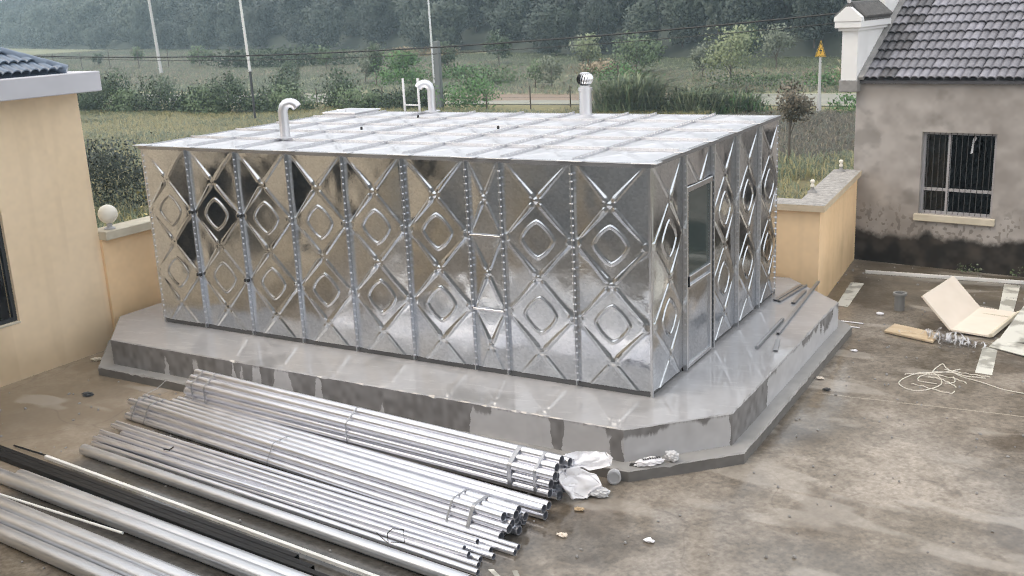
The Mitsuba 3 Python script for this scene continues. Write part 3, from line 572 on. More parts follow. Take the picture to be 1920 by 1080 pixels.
# ------------------------------------------------------------------ grey building on the right
o0 = np.array([.12, 9.886, 0]); ax_, ay_ = np.array([.9928, -.12, 0]), np.array([.12, .9928, 0])
MB_ = frame(o0, ax_, ay_, [0, 0, 1])
def L_(m): return bake(m, MB_)
GB = thing('grey_building', 'grey cement rendered building with dark tiled roof and barred window', 'building')
wx0, wx1, wz0, wz1 = 1.225, 2.53, .49, 2.04
wall = extr(sbox(0, G - .1, 7.5, 2.98).difference(sbox(wx0, wz0, wx1, wz1)), 0, .24); wall.apply_transform(frame([0, .24, 0], [1, 0, 0], [0, 0, 1], [0, -1, 0]))
side = cat([bx(-.05, -.002, .003, 6.2, G - .1, 2.78), bx(0, .24, .24, 6, G - .1, 2.98), bx(7.26, 7.5, .24, 6, G - .1, 2.98), bx(.24, 7.26, 5.76, 6, G - .1, 2.98)])
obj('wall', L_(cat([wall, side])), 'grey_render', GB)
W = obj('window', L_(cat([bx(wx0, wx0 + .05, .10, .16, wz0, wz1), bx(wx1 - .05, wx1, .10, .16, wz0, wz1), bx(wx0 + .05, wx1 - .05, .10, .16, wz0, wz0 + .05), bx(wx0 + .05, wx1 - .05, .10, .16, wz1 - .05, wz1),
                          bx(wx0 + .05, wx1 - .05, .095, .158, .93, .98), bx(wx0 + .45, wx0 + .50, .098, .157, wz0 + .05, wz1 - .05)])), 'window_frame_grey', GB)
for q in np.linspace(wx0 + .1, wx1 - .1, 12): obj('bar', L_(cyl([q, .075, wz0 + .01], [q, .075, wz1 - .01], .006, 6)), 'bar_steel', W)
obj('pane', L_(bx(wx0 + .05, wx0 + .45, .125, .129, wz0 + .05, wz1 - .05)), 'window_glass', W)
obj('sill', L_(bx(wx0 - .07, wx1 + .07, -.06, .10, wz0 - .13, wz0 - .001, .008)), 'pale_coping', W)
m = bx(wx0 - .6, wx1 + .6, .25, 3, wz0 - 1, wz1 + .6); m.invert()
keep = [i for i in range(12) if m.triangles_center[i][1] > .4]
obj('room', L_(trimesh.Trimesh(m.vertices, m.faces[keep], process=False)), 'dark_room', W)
k = obj('hanging_cloth', L_(extr(Polygon([(0, 0), (.04, .02), (.06, .22), (.10, .30), (.07, .34), (.03, .28), (.02, .18)]), 0, .01).apply_transform(frame([wx0 + .80, .3, 1.62], [1, 0, 0], [0, 0, 1], [0, -1, 0]))), 'white_plastic'); tag(k, 'white cloth strip hanging behind the bars of the grey building window', 'cloth')
ga = math.radians(30.8); gy, gz = np.array([0, math.cos(ga), math.sin(ga)]), np.array([0, -math.sin(ga), math.cos(ga)])
ridge = 3.0 * 1.0
R = obj('roof', L_(cat([trimesh.Trimesh(np.array([[0.0, -.06, 2.985], [7.6, -.06, 2.985], [7.6, 3.05, 4.85], [0, 3.05, 4.85], [0, 6.2, 2.985], [7.6, 6.2, 2.985], [0, -.06, 2.93], [7.6, -.06, 2.93]]), [[0, 1, 2], [0, 2, 3], [3, 2, 5], [3, 5, 4], [6, 7, 1], [6, 1, 0]], process=False), bx(.0, 7.5, -.05, 5.9, 2.93, 2.982)])), 'grey_tile_dark', GB)
GT = [mikit.ply(tile_mesh(.288, .37, .040, .020), b, smooth=40) for b in ('grey_tile', 'grey_tile_light', 'grey_tile_dark')]
rg = np.random.default_rng(8)
for r in range(12):
    for c in range(19):
        o = np.array([.10 + c * .295, -.09, 2.995]) + gy * (r * .30)
        o[0] += rg.normal(0, .003); tw = rg.normal(0, .008)
        e = np.array([math.cos(tw), math.sin(tw) * gy[1], math.sin(tw) * gy[2]])
        M = MB_ @ frame(o + gz * rg.normal(0, .002), e, gy - e * .0 + np.array([-math.sin(tw), 0, 0]), gz)
        w = 2 if c < 2 and rg.random() < .6 else (1 if rg.random() < .18 + .03 * c else 0)
        put('tile', at(GT[w], M), R)
# white stepped gable parapet
GP = obj('gable_parapet', L_(cat([extr(Polygon([(-.18, 3.0), (1.30, 3.0), (1.30, 3.92), (-.18, 3.92)]), -.30, .0).apply_transform(frame([0, 0, 0], [0, 1, 0], [0, 0, 1], [1, 0, 0])),
    extr(Polygon([(1.302, 3.0), (3.2, 3.0), (3.2, 5.1), (1.302, 5.1)]), -.298, -.002).apply_transform(frame([0, 0, 0], [0, 1, 0], [0, 0, 1], [1, 0, 0])),
    extr(Polygon([(3.202, 3.0), (6.3, 3.0), (6.3, 4.0), (5.1, 4.0), (5.1, 5.0), (3.202, 5.0)]), -.296, -.004).apply_transform(frame([0, 0, 0], [0, 1, 0], [0, 0, 1], [1, 0, 0]))])), 'white_lime', GB)
obj('corbel', L_(bx(-.33, .03, -.20, .30, 2.78, 2.998, .01)), 'grey_mortar', GP)
obj('moulding', L_(cat([bx(-.36, .05, -.24, 1.36, 3.92, 3.975, .008), bx(-.41, .10, -.30, 1.40, 3.976, 4.10, .01)])), 'white_lime', GP)
gab = Polygon([(-.42, 4.10), (.11, 4.10), (.10, 4.17), (-.12, 4.36), (-.20, 4.36), (-.42, 4.17)])
m = extr(gab, 0, .14); m.apply_transform(frame([0, -.18, 0], [1, 0, 0], [0, 0, 1], [0, -1, 0])); obj('gable_end', L_(m), 'white_lime', GP)
ct = extr(gab, 0, 1.5); ct.apply_transform(frame([0, 1.33, 0], [1, 0, 0], [0, 0, 1], [0, -1, 0])); CR = obj('cap_roof', L_(ct), 'dark_old_tile', GP)
for k in range(15):
    yy = -.13 + k * .10
    for s in (1, -1):
        P = [[-.16 + s * .05, yy, 4.385], [-.16 + s * .30, yy, 4.165]]
        obj('cap_tile', L_(tube(P, .045, 8)), 'dark_old_tile', GB + '__gable_parapet')
obj('ridge_roll', L_(tube([[-.16, -.2, 4.40], [-.16, 1.3, 4.40]], .06, 8)), 'dark_old_tile', GP)
a = np.linspace(0, 4.6, 14); obj('ridge_curl', L_(tube(np.c_[-.16 + 0 * a, -.24 - .07 * np.sin(a) * 1.0, 4.46 + .07 * (1 - np.cos(a)) * .8], .035, 8)), 'white_lime', GP)
obj('verge_mortar', L_(cat([bake(bx(-.001, .12, 0, 3.58, .0, .075, .01), frame(np.array([0, -.10, 2.995]), [1, 0, 0], gy, gz))])), 'grey_mortar', GP)

# ------------------------------------------------------------------ building across the yard (seen in the reflections only)
BB = thing('facing_building', 'plain grey building across the yard, mirrored in the tank panels', 'building')
obj('wall', bx(-9.0, 16, -14.6, -11.4, G - .1, 7.2), 'behind_render', BB)
for i, q in enumerate((-7.6, -4.3, -1.0, 2.3, 5.6, 8.9, 12.2)):
    for z0, z1 in ((.0, 2.1),):
        k = obj('window', bx(q, q + 1.2, -11.42, -11.37, z0 + .5, z1), 'door_glass', BB)

# ------------------------------------------------------------------ things lying about
def ribbon(P, w, up=(0, 0, 1)):
    P = np.asarray(P, float); t = np.gradient(P, axis=0); s = np.cross(t, up); s /= np.maximum(np.linalg.norm(s, axis=1, keepdims=True), 1e-9)
    n = len(P); V = np.vstack([P - s * w / 2, P + s * w / 2]); F = []
    for i in range(n - 1): F += [[i, i + 1, n + i + 1], [i, n + i + 1, n + i]]
    return trimesh.Trimesh(V, F, process=False)
def quad_board(c, th):
    c = np.asarray(c, float); n = np.cross(c[1] - c[0], c[3] - c[0]); n /= np.linalg.norm(n)
    return trimesh.convex.convex_hull(np.vstack([c, c + n * th]))
FB = thing('folded_board', 'large cream folded board standing open on the wet yard', 'board')
P0, P1 = np.array([2.56, 5.61, -.50]), np.array([2.81, 7.02, -.50])
an = math.radians(46); up_ = np.array([-.66 * math.cos(an), .11, .66 * math.sin(an)])
obj('raised_leaf', quad_board([P0 + [0, 0, .004], P1 + [0, 0, .004], P1 + up_, P0 + up_], .03), 'cream_board', FB)
obj('flat_leaf', quad_board([P0 + [.02, 0, 0], [3.14, 5.52, -.51], [3.40, 6.95, -.51], P1 + [.02, 0, 0]], .028), 'cream_board', FB)
obj('rim', cat([quad_board([[3.14, 5.52, -.51], [3.19, 5.51, -.49], [3.45, 6.94, -.49], [3.40, 6.95, -.51]], .05), quad_board([[2.90, 6.66, -.478], [3.30, 6.60, -.478], [3.31, 6.63, -.478], [2.91, 6.69, -.478]], .006)]), 'pale_coping', FB)
k = obj('tilted_sheet', quad_board([[3.26, 5.30, -.53], [3.95, 5.55, -.50], [4.2, 6.9, -.20], [3.52, 6.75, -.26]], .02), 'white_strip'); tag(k, 'pale stained sheet leaning beside the cream folded board at the right edge', 'board')
k = obj('broken_panel', quad_board([[3.18, 5.10, -.525], [3.78, 4.80, -.525], [3.9, 5.25, -.515], [3.26, 5.50, -.515]], .012), 'white_strip'); tag(k, 'grey broken flat piece lying in front of the pale tilted sheet', 'board')
k = obj('wooden_board', quad_board([[1.66, 5.25, -.525], [2.42, 4.98, -.525], [2.46, 5.42, -.525], [1.74, 5.68, -.525]], .03), 'wood_board'); tag(k, 'short flat wooden board left of the plastic tangle', 'board')
rg = np.random.default_rng(21)
tg = []
for i in range(60):
    c = np.array([2.36 + rg.normal(0, .14) + .009 * i, 5.36 - .006 * i + rg.normal(0, .07), G + .02]); a0 = rg.uniform(0, 6.28)
    t = np.linspace(0, 1, 9); r = rg.uniform(.04, .17)
    P = np.c_[c[0] + r * np.cos(a0 + t * 4) * (1 + .4 * rg.normal()), c[1] + r * np.sin(a0 + t * 4), c[2] + .10 * rg.random() * np.sin(t * PI) + .01]
    tg.append(ribbon(P, rg.uniform(.008, .03), (0, .5, 1)))
k = obj('plastic_tangle', cat(tg), 'film_plastic', smooth=True); tag(k, 'crumpled tangle of clear plastic film in front of the folded board', 'plastic film')
def curve(P, n=40):
    P = np.asarray(P, float); from_ = np.linspace(0, 1, len(P))
    from scipy.interpolate import CubicSpline
    return CubicSpline(from_, P)(np.linspace(0, 1, n))
st = [[[2.95, 3.95], [2.7, 3.7], [2.5, 3.6], [2.3, 3.25], [2.35, 2.95], [2.6, 2.9], [2.8, 3.2], [2.72, 3.55], [2.55, 3.62]], [[3.3, 3.7], [3.0, 3.72], [2.75, 3.75], [2.55, 3.55], [2.5, 3.3], [2.75, 3.25]],
      [[2.62, 3.62], [2.66, 4.0], [2.72, 4.05], [2.85, 3.8], [3.2, 3.55], [3.6, 3.35], [4.1, 3.25]], [[2.3, 3.45], [2.6, 3.58], [2.9, 3.55], [3.1, 3.4]], [[2.45, 3.1], [2.65, 3.05], [2.9, 2.95], [3.0, 3.05]],
      [[2.9, 3.6], [2.95, 3.4], [2.85, 3.3]], [[2.75, 3.85], [3.05, 3.8], [3.35, 3.78]], [[2.6, 3.45], [2.8, 3.42], [3.0, 3.2]]]
k = obj('string_tangle', cat([tube(np.c_[curve(s, 30), np.full(30, G + .014) + .006 * np.sin(np.arange(30))], .0065, 5) for s in st]), 'string_white'); tag(k, 'loose tangle of white plastic string on the wet concrete at right', 'string')
k = obj('string_coil', cat([tube(np.c_[3.78 + (.12 + .02 * i) * np.cos(np.linspace(0, 6.2, 24)) + .02 * i, 5.72 + (.2 + .02 * i) * np.sin(np.linspace(0, 6.2, 24)), np.full(24, -.43 + .012 * i)], .007, 5) for i in range(4)]), 'string_white'); tag(k, 'coil of white string on the pale tilted sheet at the right edge', 'string')
for nm, P, lab in (('white_strip', [[.50, 8.12], [.74, 8.10], [.82, 6.50], [.62, 6.52]], 'flat white board strip on the ground beside the right boundary wall'), ('white_strip', [[3.0, 8.88], [3.26, 8.86], [3.32, 7.0], [3.1, 7.02]], 'flat white board strip between the long edging and the folded board'),
                   ('white_strip', [[3.10, 5.12], [3.30, 5.10], [3.36, 3.9], [3.14, 3.92]], 'worn flaking white strip in front of the folded board')):
    k = obj(nm, quad_board([[*q, G + .004] for q in P], .016), 'white_strip'); tag(k, lab, 'board strip')
bar('long_edging', [.60, 8.84, G + .035], [4.2, 9.04, G + .035], .05, .06, 'white_tube_paint', 'long white edging strip along the foot of the grey building', 'edging')
for a, b, lab in (((.93, 5.40), (1.27, 5.35), 'thin white paper strip beside the plinth footing, nearer one'), ((.88, 5.62), (1.27, 5.60), 'thin white paper strip beside the plinth footing, farther one')):
    k = obj('paper_strip', bx(0, 1, -.02, .02, 0, .004).apply_transform(frame([*a, G + .012], [b[0] - a[0], b[1] - a[1], 0], [0, 1, 0], [0, 0, 1])), 'white_plastic'); tag(k, lab, 'paper strip')
k = thing('pipe_stub', 'upright grey plastic pipe stub on the yard left of the folded board', 'pipe stub')
obj('body', lathe([[.085, G], [.085, G + .26], [.075, G + .26], [.075, G]], 20).apply_translation([1.63, 6.62, 0]), 'stub_plastic', k, smooth=40)
obj('collar', lathe([[.086, G + .26], [.115, G + .262], [.115, G + .30], [.08, G + .30], [.078, G + .262]], 20).apply_translation([1.63, 6.62, 0]), 'stub_plastic', k, smooth=40)
m = trimesh.creation.icosphere(2, .05); m.apply_scale([1.3, .9, .5]); m.apply_translation([1.4, 6.23, G + .02]); k = obj('white_lump', m, 'white_plastic', smooth=True); tag(k, 'small white lump of foam near the grey pipe stub', 'foam')
def crumple(sx, sy, sz, seed, sub=4, fold=.35):
    m = trimesh.creation.icosphere(sub, 1.); v = np.array(m.vertices)
    f = meshkit.fbm(v * 1.5 + seed, 3, seed); rdg = np.abs(meshkit.fbm(v * 2.6 + seed * 2, 2, seed + 1) - .5) * 2
    v *= (1 + fold * (f - .5) * 1.6 - fold * .9 * (1 - rdg) ** 3)[:, None]; v *= [sx, sy, sz]; m.vertices = v; return m
def bag(pts, seed, amp):
    m = trimesh.convex.convex_hull(np.array(pts)); m = m.subdivide_to_size(.03); v = np.array(m.vertices); n_ = np.array(m.vertex_normals)
    f = np.abs(meshkit.fbm(v * 5.5 + seed, 2, seed) - .5) * 2; g = meshkit.fbm(v * 14 + seed, 2, seed + 1) - .5
    m.vertices = v - n_ * (amp * (1 - f)[:, None] ** 2 - amp * .4 * g[:, None]); return trimesh.smoothing.filter_laplacian(m, iterations=2)
b1 = bag([[-.22, -1.75, -.12], [-.14, -1.60, -.13], [.10, -1.36, -.20], [.20, -1.36, -.26], [.20, -1.42, -.34], [.0, -1.6, -.36], [-.2, -1.85, -.2], [-.1, -1.6, -.3]], 3, .045)
b2 = bag([[-.20, -1.84, -.18], [-.05, -1.62, -.22], [.10, -1.50, -.33], [.20, -1.56, -.44], [.10, -1.72, -.535], [-.02, -1.84, -.535], [-.14, -1.9, -.34], [.02, -1.55, -.535]], 5, .045)
m = cat([b1, b2]); m.apply_translation([-.10, .03, .05]); m.vertices[:, 2] = np.maximum(m.vertices[:, 2], G + .01); k = obj('plastic_bag', m, 'white_plastic', smooth=True); tag(k, 'crumpled white plastic bag at the open ends of the pipe bundle', 'plastic bag')
m = crumple(.19, .11, .05, 9); m.apply_translation([.02, -1.66, G + .05]); k = obj('plastic_bag', m, 'film_plastic', smooth=55); tag(k, 'flat grey plastic bag lying under the white bag', 'plastic bag')
k = thing('plastic_jar', 'round grey plastic jar lying on its side by the white bag', 'jar')
M = frame([.06, -1.26, G + .085], [.86, .5, 0], [0, 0, 1], [.45, -.89, 0])
obj('body', lathe([[.001, .0], [.07, .0], [.075, .01], [.075, .05], [.06, .06], [.06, .07]], 20).apply_transform(M), 'film_plastic', k, smooth=40)
obj('lid', lathe([[.079, .062], [.079, .095], [.06, .10], [.055, .09], [.001, .09]], 20).apply_transform(M), 'grey_plastic', k, smooth=40)
PB = thing('printed_bag', 'crumpled white printed plastic bag on the plinth footing ledge', 'plastic bag')
m = crumple(.20, .09, .045, 14); m.apply_transform(frame([.36, -.97, -.362], [.72, .69, 0], [-.69, .72, 0], [0, 0, 1])); obj('body', m, 'white_plastic', PB, smooth=55)
m = crumple(.09, .075, .075, 17); m.apply_translation([.56, -.78, -.335]); obj('clear_end', m, 'film_plastic', PB, smooth=55)
dk = [bx(s, s + .018, -.03, .012 - .008 * (i % 3), .0405, .0455) for i, s in enumerate(np.linspace(-.09, .10, 8))]
m = cat(dk); m.apply_transform(frame([.37, -.965, -.362], [.72, .69, 0], [-.69, .72, 0], [0, 0, 1])); obj('dark_print', m, 'sign_black', PB)
k = obj('angle_offcut', quad_board([[.18, -1.10, -.398], [.30, -1.06, -.398], [.31, -1.03, -.398], [.19, -1.07, -.398]], .03), 'bar_steel'); tag(k, 'small dark steel offcut lying left of the printed bag', 'offcut')
def bar_on(a, b, w, h, lab, round_=False):
    if round_: k = obj('steel_bar', tube([[*a, w / 2 + .002], [*b, w / 2 + .002]], w / 2, 12), 'strap_steel', smooth=40); tag(k, lab, 'steel bar')
    else: bar('steel_bar', [*a, h / 2 + .003], [*b, h / 2 + .003], w, h, 'strap_steel', lab, 'steel bar')
prin('dark_bar_steel', (.17, .17, .175), .35, .85); 
bar_on((.58, 2.22), (.53, 3.62), .05, .05, 'round steel bar nearest the tank door on the plinth', True)
bar_on((.66, 2.94), (.46, 5.90), .045, .035, 'longest steel bar on the plinth, reaching over its rear corner')
bar_on((.13, 4.58), (.25, 5.6), .06, .03, 'short steel bar lying closest to the tank side panels')
bar_on((.20, 4.55), (.33, 5.62), .05, .03, 'steel bar lying close alongside the one nearest the tank')
bar_on((.43, 4.52), (.40, 5.3), .06, .03, 'short steel bar between the pair and the long bar')
bar_on((.84, 2.22), (.73, 2.72), .06, .02, 'very short flat steel bar near the plinth edge')
k = obj('black_valve', tube([[-2.66, -1.16, -.44], [-2.60, -1.18, -.36], [-2.55, -1.22, -.40]], .03, 8), 'dark_rubber', smooth=40); tag(k, 'small black rubber piece between the top pipes and the plinth', 'rubber piece')
rg = np.random.default_rng(31)
for i, (q, lab) in enumerate((((.02, -2.05), 'dry brown leaf scrap closest to the open ends of the top bundle'), ((.12, -2.62), 'pale paper scrap beyond the open ends of the middle heap'), ((1.30, 2.85), 'pale scrap against the plinth footing at the right'), ((1.48, 2.45), 'dark steel scrap on the yard beside the right plinth footing'),
                              ((-8.1, -1.9), 'dark wet clump on the brown ground left of the pipes'), ((-9.35, -.75), 'white crumpled scrap at the foot of the yellow house'), ((.95, -2.35), 'small white scrap on the open wet concrete'), ((1.45, 4.2), 'small white scrap near the right side of the plinth footing'))):
    m = crumple(.07, .045, .02, 40 + i, 2, .6)
    if i in (4, 5): m.apply_scale(1.7)
    m.apply_translation([*q, G + .02]); k = obj('scrap', m, ('wood_board', 'cream_board', 'cream_board', 'bar_steel', 'dark_pole', 'pale_coping', 'white_plastic', 'white_plastic')[i]); tag(k, lab, 'scrap')
for i, (a, b) in enumerate((((-.22, -3.50), (.22, -3.78)), ((.0, -3.42), (.33, -3.80)))):
    k = obj('wood_lath', quad_board([[a[0], a[1], G + .005], [a[0] + .04, a[1] + .03, G + .005], [b[0] + .04, b[1] + .03, G + .005], [b[0], b[1], G + .005]], .02), 'white_strip'); tag(k, ('split wooden lath in front of the thin pipe ends, nearer the pipes', 'split wooden lath in front of the thin pipe ends, farther right')[i], 'lath')
# pebbles and grit
P = []
for i in range(900):
    a = np.array([rg.uniform(-9.5, 5), rg.uniform(-5.5, 9.5)])
    if -9.8 < a[0] < 1.3 and -1.3 < a[1] < 6.3: continue
    m = trimesh.creation.icosphere(0, rg.uniform(.006, .02)); m.vertices *= rg.uniform(.6, 1.4, 3); m.apply_translation([*a, G + .006]); P.append(m)
obj('grit', cat(P), 'grey_mortar'); tag('grit', 'loose stones and grit scattered on the wet yard', 'grit', kind='stuff')

# ------------------------------------------------------------------ vegetation
def leaf_cards(Cn, size, rng, cols, up=.4, narrow=.55):
    n = len(Cn); d = rng.normal(size=(n, 3)); d /= np.linalg.norm(d, axis=1, keepdims=True)
    nn = rng.normal(size=(n, 3)); nn[:, 2] += up * 2; s = np.cross(d, nn); s /= np.maximum(np.linalg.norm(s, axis=1, keepdims=True), 1e-9)
    L = (size * rng.uniform(.6, 1.3, n))[:, None]
    V = np.stack([Cn - d * L / 2, Cn + s * L * narrow / 2, Cn + d * L / 2, Cn - s * L * narrow / 2], 1).reshape(-1, 3)
    i = np.arange(n)[:, None] * 4; F = np.vstack([i + [0, 1, 2], i + [0, 2, 3]])
    col = np.asarray(cols)[rng.integers(0, len(cols), n)] * rng.uniform(.85, 1.15, (n, 1)); return V, F, np.repeat(col, 4, 0)
def crown_points(rng, n, rx, ry, z0, z1, ncl, spread=.3, power=.5):
    cl = rng.normal(size=(ncl, 3)); cl /= np.linalg.norm(cl, axis=1, keepdims=True); cl *= rng.uniform(.25, 1, (ncl, 1)) ** power
    k = rng.integers(0, ncl, n); w = rng.uniform(.6, 1.4, ncl)
    p = cl[k] + rng.normal(size=(n, 3)) * spread * w[k][:, None]
    zc, hz = (z0 + z1) / 2, (z1 - z0) / 2
    c = cl[k] * .8
    crown_points.centre = np.repeat(np.c_[c[:, 0] * rx, c[:, 1] * ry, zc + c[:, 2] * hz - .1 * hz], 4, 0)
    return np.c_[p[:, 0] * rx, p[:, 1] * ry, zc + np.clip(p[:, 2], -1.15, 1.3) * hz], k
def soft(mesh, col, centre, up=.35):
    v = np.array(mesh.vertices); nn = v - np.asarray(centre); nn /= np.maximum(np.linalg.norm(nn, axis=1, keepdims=True), 1e-9); nn[:, 2] += up
    f = np.array(mesh.face_normals)[np.repeat(np.arange(len(v) // 4), 4)] if False else 0
    nn /= np.linalg.norm(nn, axis=1, keepdims=True)
    return {'type': 'ply', 'filename': meshkit.write_ply(mesh, color=col, normals=nn), 'face_normals': False, 'bsdf': {'type': 'ref', 'id': 'leaf'}}
def leaf_mesh(parts):
    V = np.vstack([p[0] for p in parts]); o = np.cumsum([0] + [len(p[0]) for p in parts]); F = np.vstack([p[1] + a for p, a in zip(parts, o)]); C = np.vstack([p[2] for p in parts])
    return trimesh.Trimesh(V, F, process=False), C
GR = dict(wood_d=[(.055, .072, .05), (.048, .064, .045)], shade=[(.008, .014, .006), (.012, .02, .008), (.018, .028, .012)], wood=[(.016, .025, .018), (.02, .029, .02)], wood_b=[(.026, .04, .024), (.023, .035, .023)], wood_c=[(.036, .05, .036), (.03, .043, .031)], dark=[(.035, .060, .028), (.045, .075, .03), (.055, .085, .04)], mid=[(.08, .125, .05), (.10, .15, .065), (.11, .15, .075)], bright=[(.07, .16, .04), (.09, .19, .06), (.06, .14, .035)],
          pale=[(.19, .22, .11), (.23, .26, .14), (.15, .19, .09)], yellow=[(.38, .335, .13), (.43, .375, .17), (.33, .30, .11)], tan=[(.30, .24, .15), (.36, .30, .20), (.26, .21, .13)], brown=[(.12, .10, .065), (.16, .13, .09), (.09, .08, .05)], grey=[(.14, .165, .11), (.18, .20, .145), (.12, .14, .09)])
def tree_shapes(seed, h, r, th, pal, n, size, ncl=14, spread=.28, tr=.05):
    rng = np.random.default_rng(seed)
    p, k = crown_points(rng, n, r, r, th, h, ncl, spread); V, F, C = leaf_cards(p, size, rng, GR[pal])
    tree_shapes.centre = crown_points.centre
    parts = [tube([[0, 0, -.1], [.02 * h * rng.normal() * .3, 0, th * .6], [0, .02, (th + h) * .55]], [tr, tr * .8, tr * .35], 7)]
    for j in range(6):
        a = rng.uniform(0, 6.28); z0 = th * rng.uniform(.6, 1.1); e = np.array([math.cos(a) * r * .7, math.sin(a) * r * .7, rng.uniform(th, h * .9)])
        parts.append(tube([[0, 0, z0], e * [.5, .5, 0] + [0, 0, (z0 + e[2]) / 2 + .05 * h], e], [tr * .45, tr * .3, tr * .12], 5))
    return trimesh.Trimesh(V, F, process=False), C, cat(parts)
def tree(name, x, y, h, r, th, pal, n, size, label, catg='tree', group=None, seed=1, trunk=True, **kw):
    m, C, t = tree_shapes(seed, h, r, th, pal, n, size, **kw); M = frame([x, y, FG], [1, 0, 0], [0, 1, 0], [0, 0, 1])
    k = thing(name, label, catg, group)
    put('crown', at(soft(m, C, tree_shapes.centre), M), k)
    if trunk: put('trunk', at(mikit.ply(t, 'bark', smooth=True), M), k)
    return k
TREES = [(-16.35, 50.6, 3.3, 1.35, 1.0, 'pale', 1300, .20, 'pale green bushy young tree beyond the road, nearest the warning sign'), (-18.4, 66.8, 2.9, 1.0, .8, 'grey', 700, .22, 'greyish slender young tree in the far field behind the pale one'),
         (-27.4, 61.8, 2.9, 1.5, .8, 'mid', 1200, .24, 'leafy young tree behind the turbine vent and grass clump'), (-45.4, 53.5, 3.0, .65, 1.2, 'dark', 700, .18, 'dark narrow young tree left of the bright feathery tree'),
         (-47.3, 54.6, 1.9, .6, .6, 'grey', 400, .18, 'short grey sapling beside the dark narrow young tree'), (-38.0, 46.9, 2.6, 1.7, .8, 'bright', 2200, .16, 'bright green feathery tree behind the ladder top'),
         (-44.0, 61.0, 2.6, .8, 1.0, 'dark', 800, .20, 'dark round topped young tree just right of the concrete post'), (-4.71, 22.33, 2.45, .62, 1.45, 'brown', 900, .12, 'small round topped sapling beside the rear right corner of the tank'),
         (-30.0, 50.9, 1.7, .5, .5, 'mid', 350, .16, 'thin sapling on the far verge left of the turbine vent'), (-28.6, 50.6, 1.9, .8, .5, 'grey', 700, .16, 'grey leaved shrubby tree on the verge next to the turbine vent'),
         (-120.8, 88, 1.7, .7, .6, 'dark', 250, .3, 'tiny dark sapling in the far field above the house fascia'), (-110.2, 86, 2.4, .6, .9, 'mid', 250, .3, 'tiny slim sapling left of the leaning concrete pole'), (-95.5, 83.1, 2.3, 1.4, .7, 'mid', 500, .3, 'small leafy tree in the far field right of the leaning pole'),
         (-36, 70, 2.6, .9, .8, 'grey', 600, .26, 'grey sapling in the far field behind the bush row'), (-22.5, 72, 3.4, 1.0, 1.0, 'dark', 700, .28, 'dark tree at the foot of the hill right of the leafy young tree'), (-55, 66, 2.6, .8, .9, 'grey', 500, .24, 'grey green sapling in the far field right of the tall banded pole'), (-66, 72, 2.4, .7, .8, 'mid', 450, .24, 'green sapling in the far field under the long dark hedge'), (-33.5, 66, 2.8, .9, 1.0, 'pale', 600, .24, 'pale slim tree far behind the dense bush'), (-48, 76, 3.0, 1.1, .9, 'dark', 700, .28, 'dark round tree at the far field edge left of the white pole'), (-20.5, 57, 2.2, .7, .7, 'grey', 400, .2, 'thin grey sapling in the far field left of the pale bushy tree'), (-60, 60, 1.5, .9, .2, 'dark', 500, .2, 'low dark tree in the field between the tall pale pole and the ladder')]
for i, t in enumerate(TREES): tree('young_tree', *t[:6], int(t[6] * 1.7), *t[7:], seed=100 + i)
def bush(name, x, y, h, rx, ry, pal, n, size, label, group=None, seed=1, catg='bush', ncl=16):
    rng = np.random.default_rng(seed); p, k = crown_points(rng, n, rx, ry, -.1 * h, h, ncl, .30, .45); p[:, 2] = np.maximum(p[:, 2], .02)
    V, F, C = leaf_cards(p, size, rng, GR[pal]); k = put(name, at(soft(trimesh.Trimesh(V, F, process=False), C, crown_points.centre), frame([x, y, FG], [1, 0, 0], [0, 1, 0], [0, 0, 1]))); tag(k, label, catg, group); return k
rg = np.random.default_rng(77)
BP = [(-55, 33.2, 1.0, 2.4), (-52.5, 32.6, 1.2, 1.6), (-50.6, 33.4, 1.95, 1.1), (-48.6, 32.8, 1.1, 1.5), (-46, 32.9, 1.6, 1.5), (-43.6, 33.6, 1.1, 1.3), (-41.8, 32.8, 1.25, 1.3), (-40.1, 32.9, 1.75, 1.0), (-38.4, 33.5, 1.1, 1.4), (-36.6, 34.2, 1.2, 1.3), (-38.9, 36.5, 1.65, .8), (-35.0, 36.7, 1.75, 1.0), (-33, 35.6, 1.1, 1.3), (-31.2, 36.2, .9, 1.1), (-29.4, 36.4, 1.0, .9)]
for i, (xx, yy, h, r) in enumerate(BP):
    bush('roadside_bush', xx, yy, h * 1.22, r * 1.08, .9, 'dark' if i % 3 else 'mid', int(2000 * (.5 + r * .7)), .17, f"{('dark', 'mid')[i % 3 == 0]} green bush, {('first', 'second', 'third', 'fourth', 'fifth', 'sixth', 'seventh', 'eighth', 'ninth', 'tenth', 'eleventh', 'twelfth', 'thirteenth', 'fourteenth', 'fifteenth')[i]} from the left in the row before the road", 'bushes in the row before the road', 200 + i)
bush('dense_bush', -26.5, 36.9, 1.85, 1.75, 1.2, 'bright', 2600, .15, 'dense green bush beyond the tank roof right of the bent vent pipe', None, 300)
bush('verge_bush', -40.4, 58, 1.1, 3.2, 1.2, 'bright', 1500, .2, 'long bright green bush across the road behind the dense bush', None, 301)
bush('verge_bush', -35.5, 54, 1.2, 2.6, 1.2, 'mid', 1400, .2, 'mid green bush across the road between the dense bush and turbine vent', None, 302)
bush('verge_bush', -23.5, 50.5, 1.5, 1.6, 1.2, 'bright', 1100, .18, 'bright green bush across the road right behind the turbine vent', None, 303)
bush('far_hedge', -78, 78.6, 2.1, 9.5, 1.5, 'dark', 4200, .34, 'long dark hedge in the far field behind the tall pale pole', None, 304, 'hedge', 40)
bush('hedge_bush', -20.6, 8.9, 1.85, 2.3, 1.2, 'shade', 4600, .10, 'big dark bush behind the left boundary wall', None, 305)
bush('hedge_bush', -23.6, 10.4, 1.5, 1.9, 1.2, 'shade', 2600, .10, 'lower dark green bush beside the big dark bush at left', None, 306)
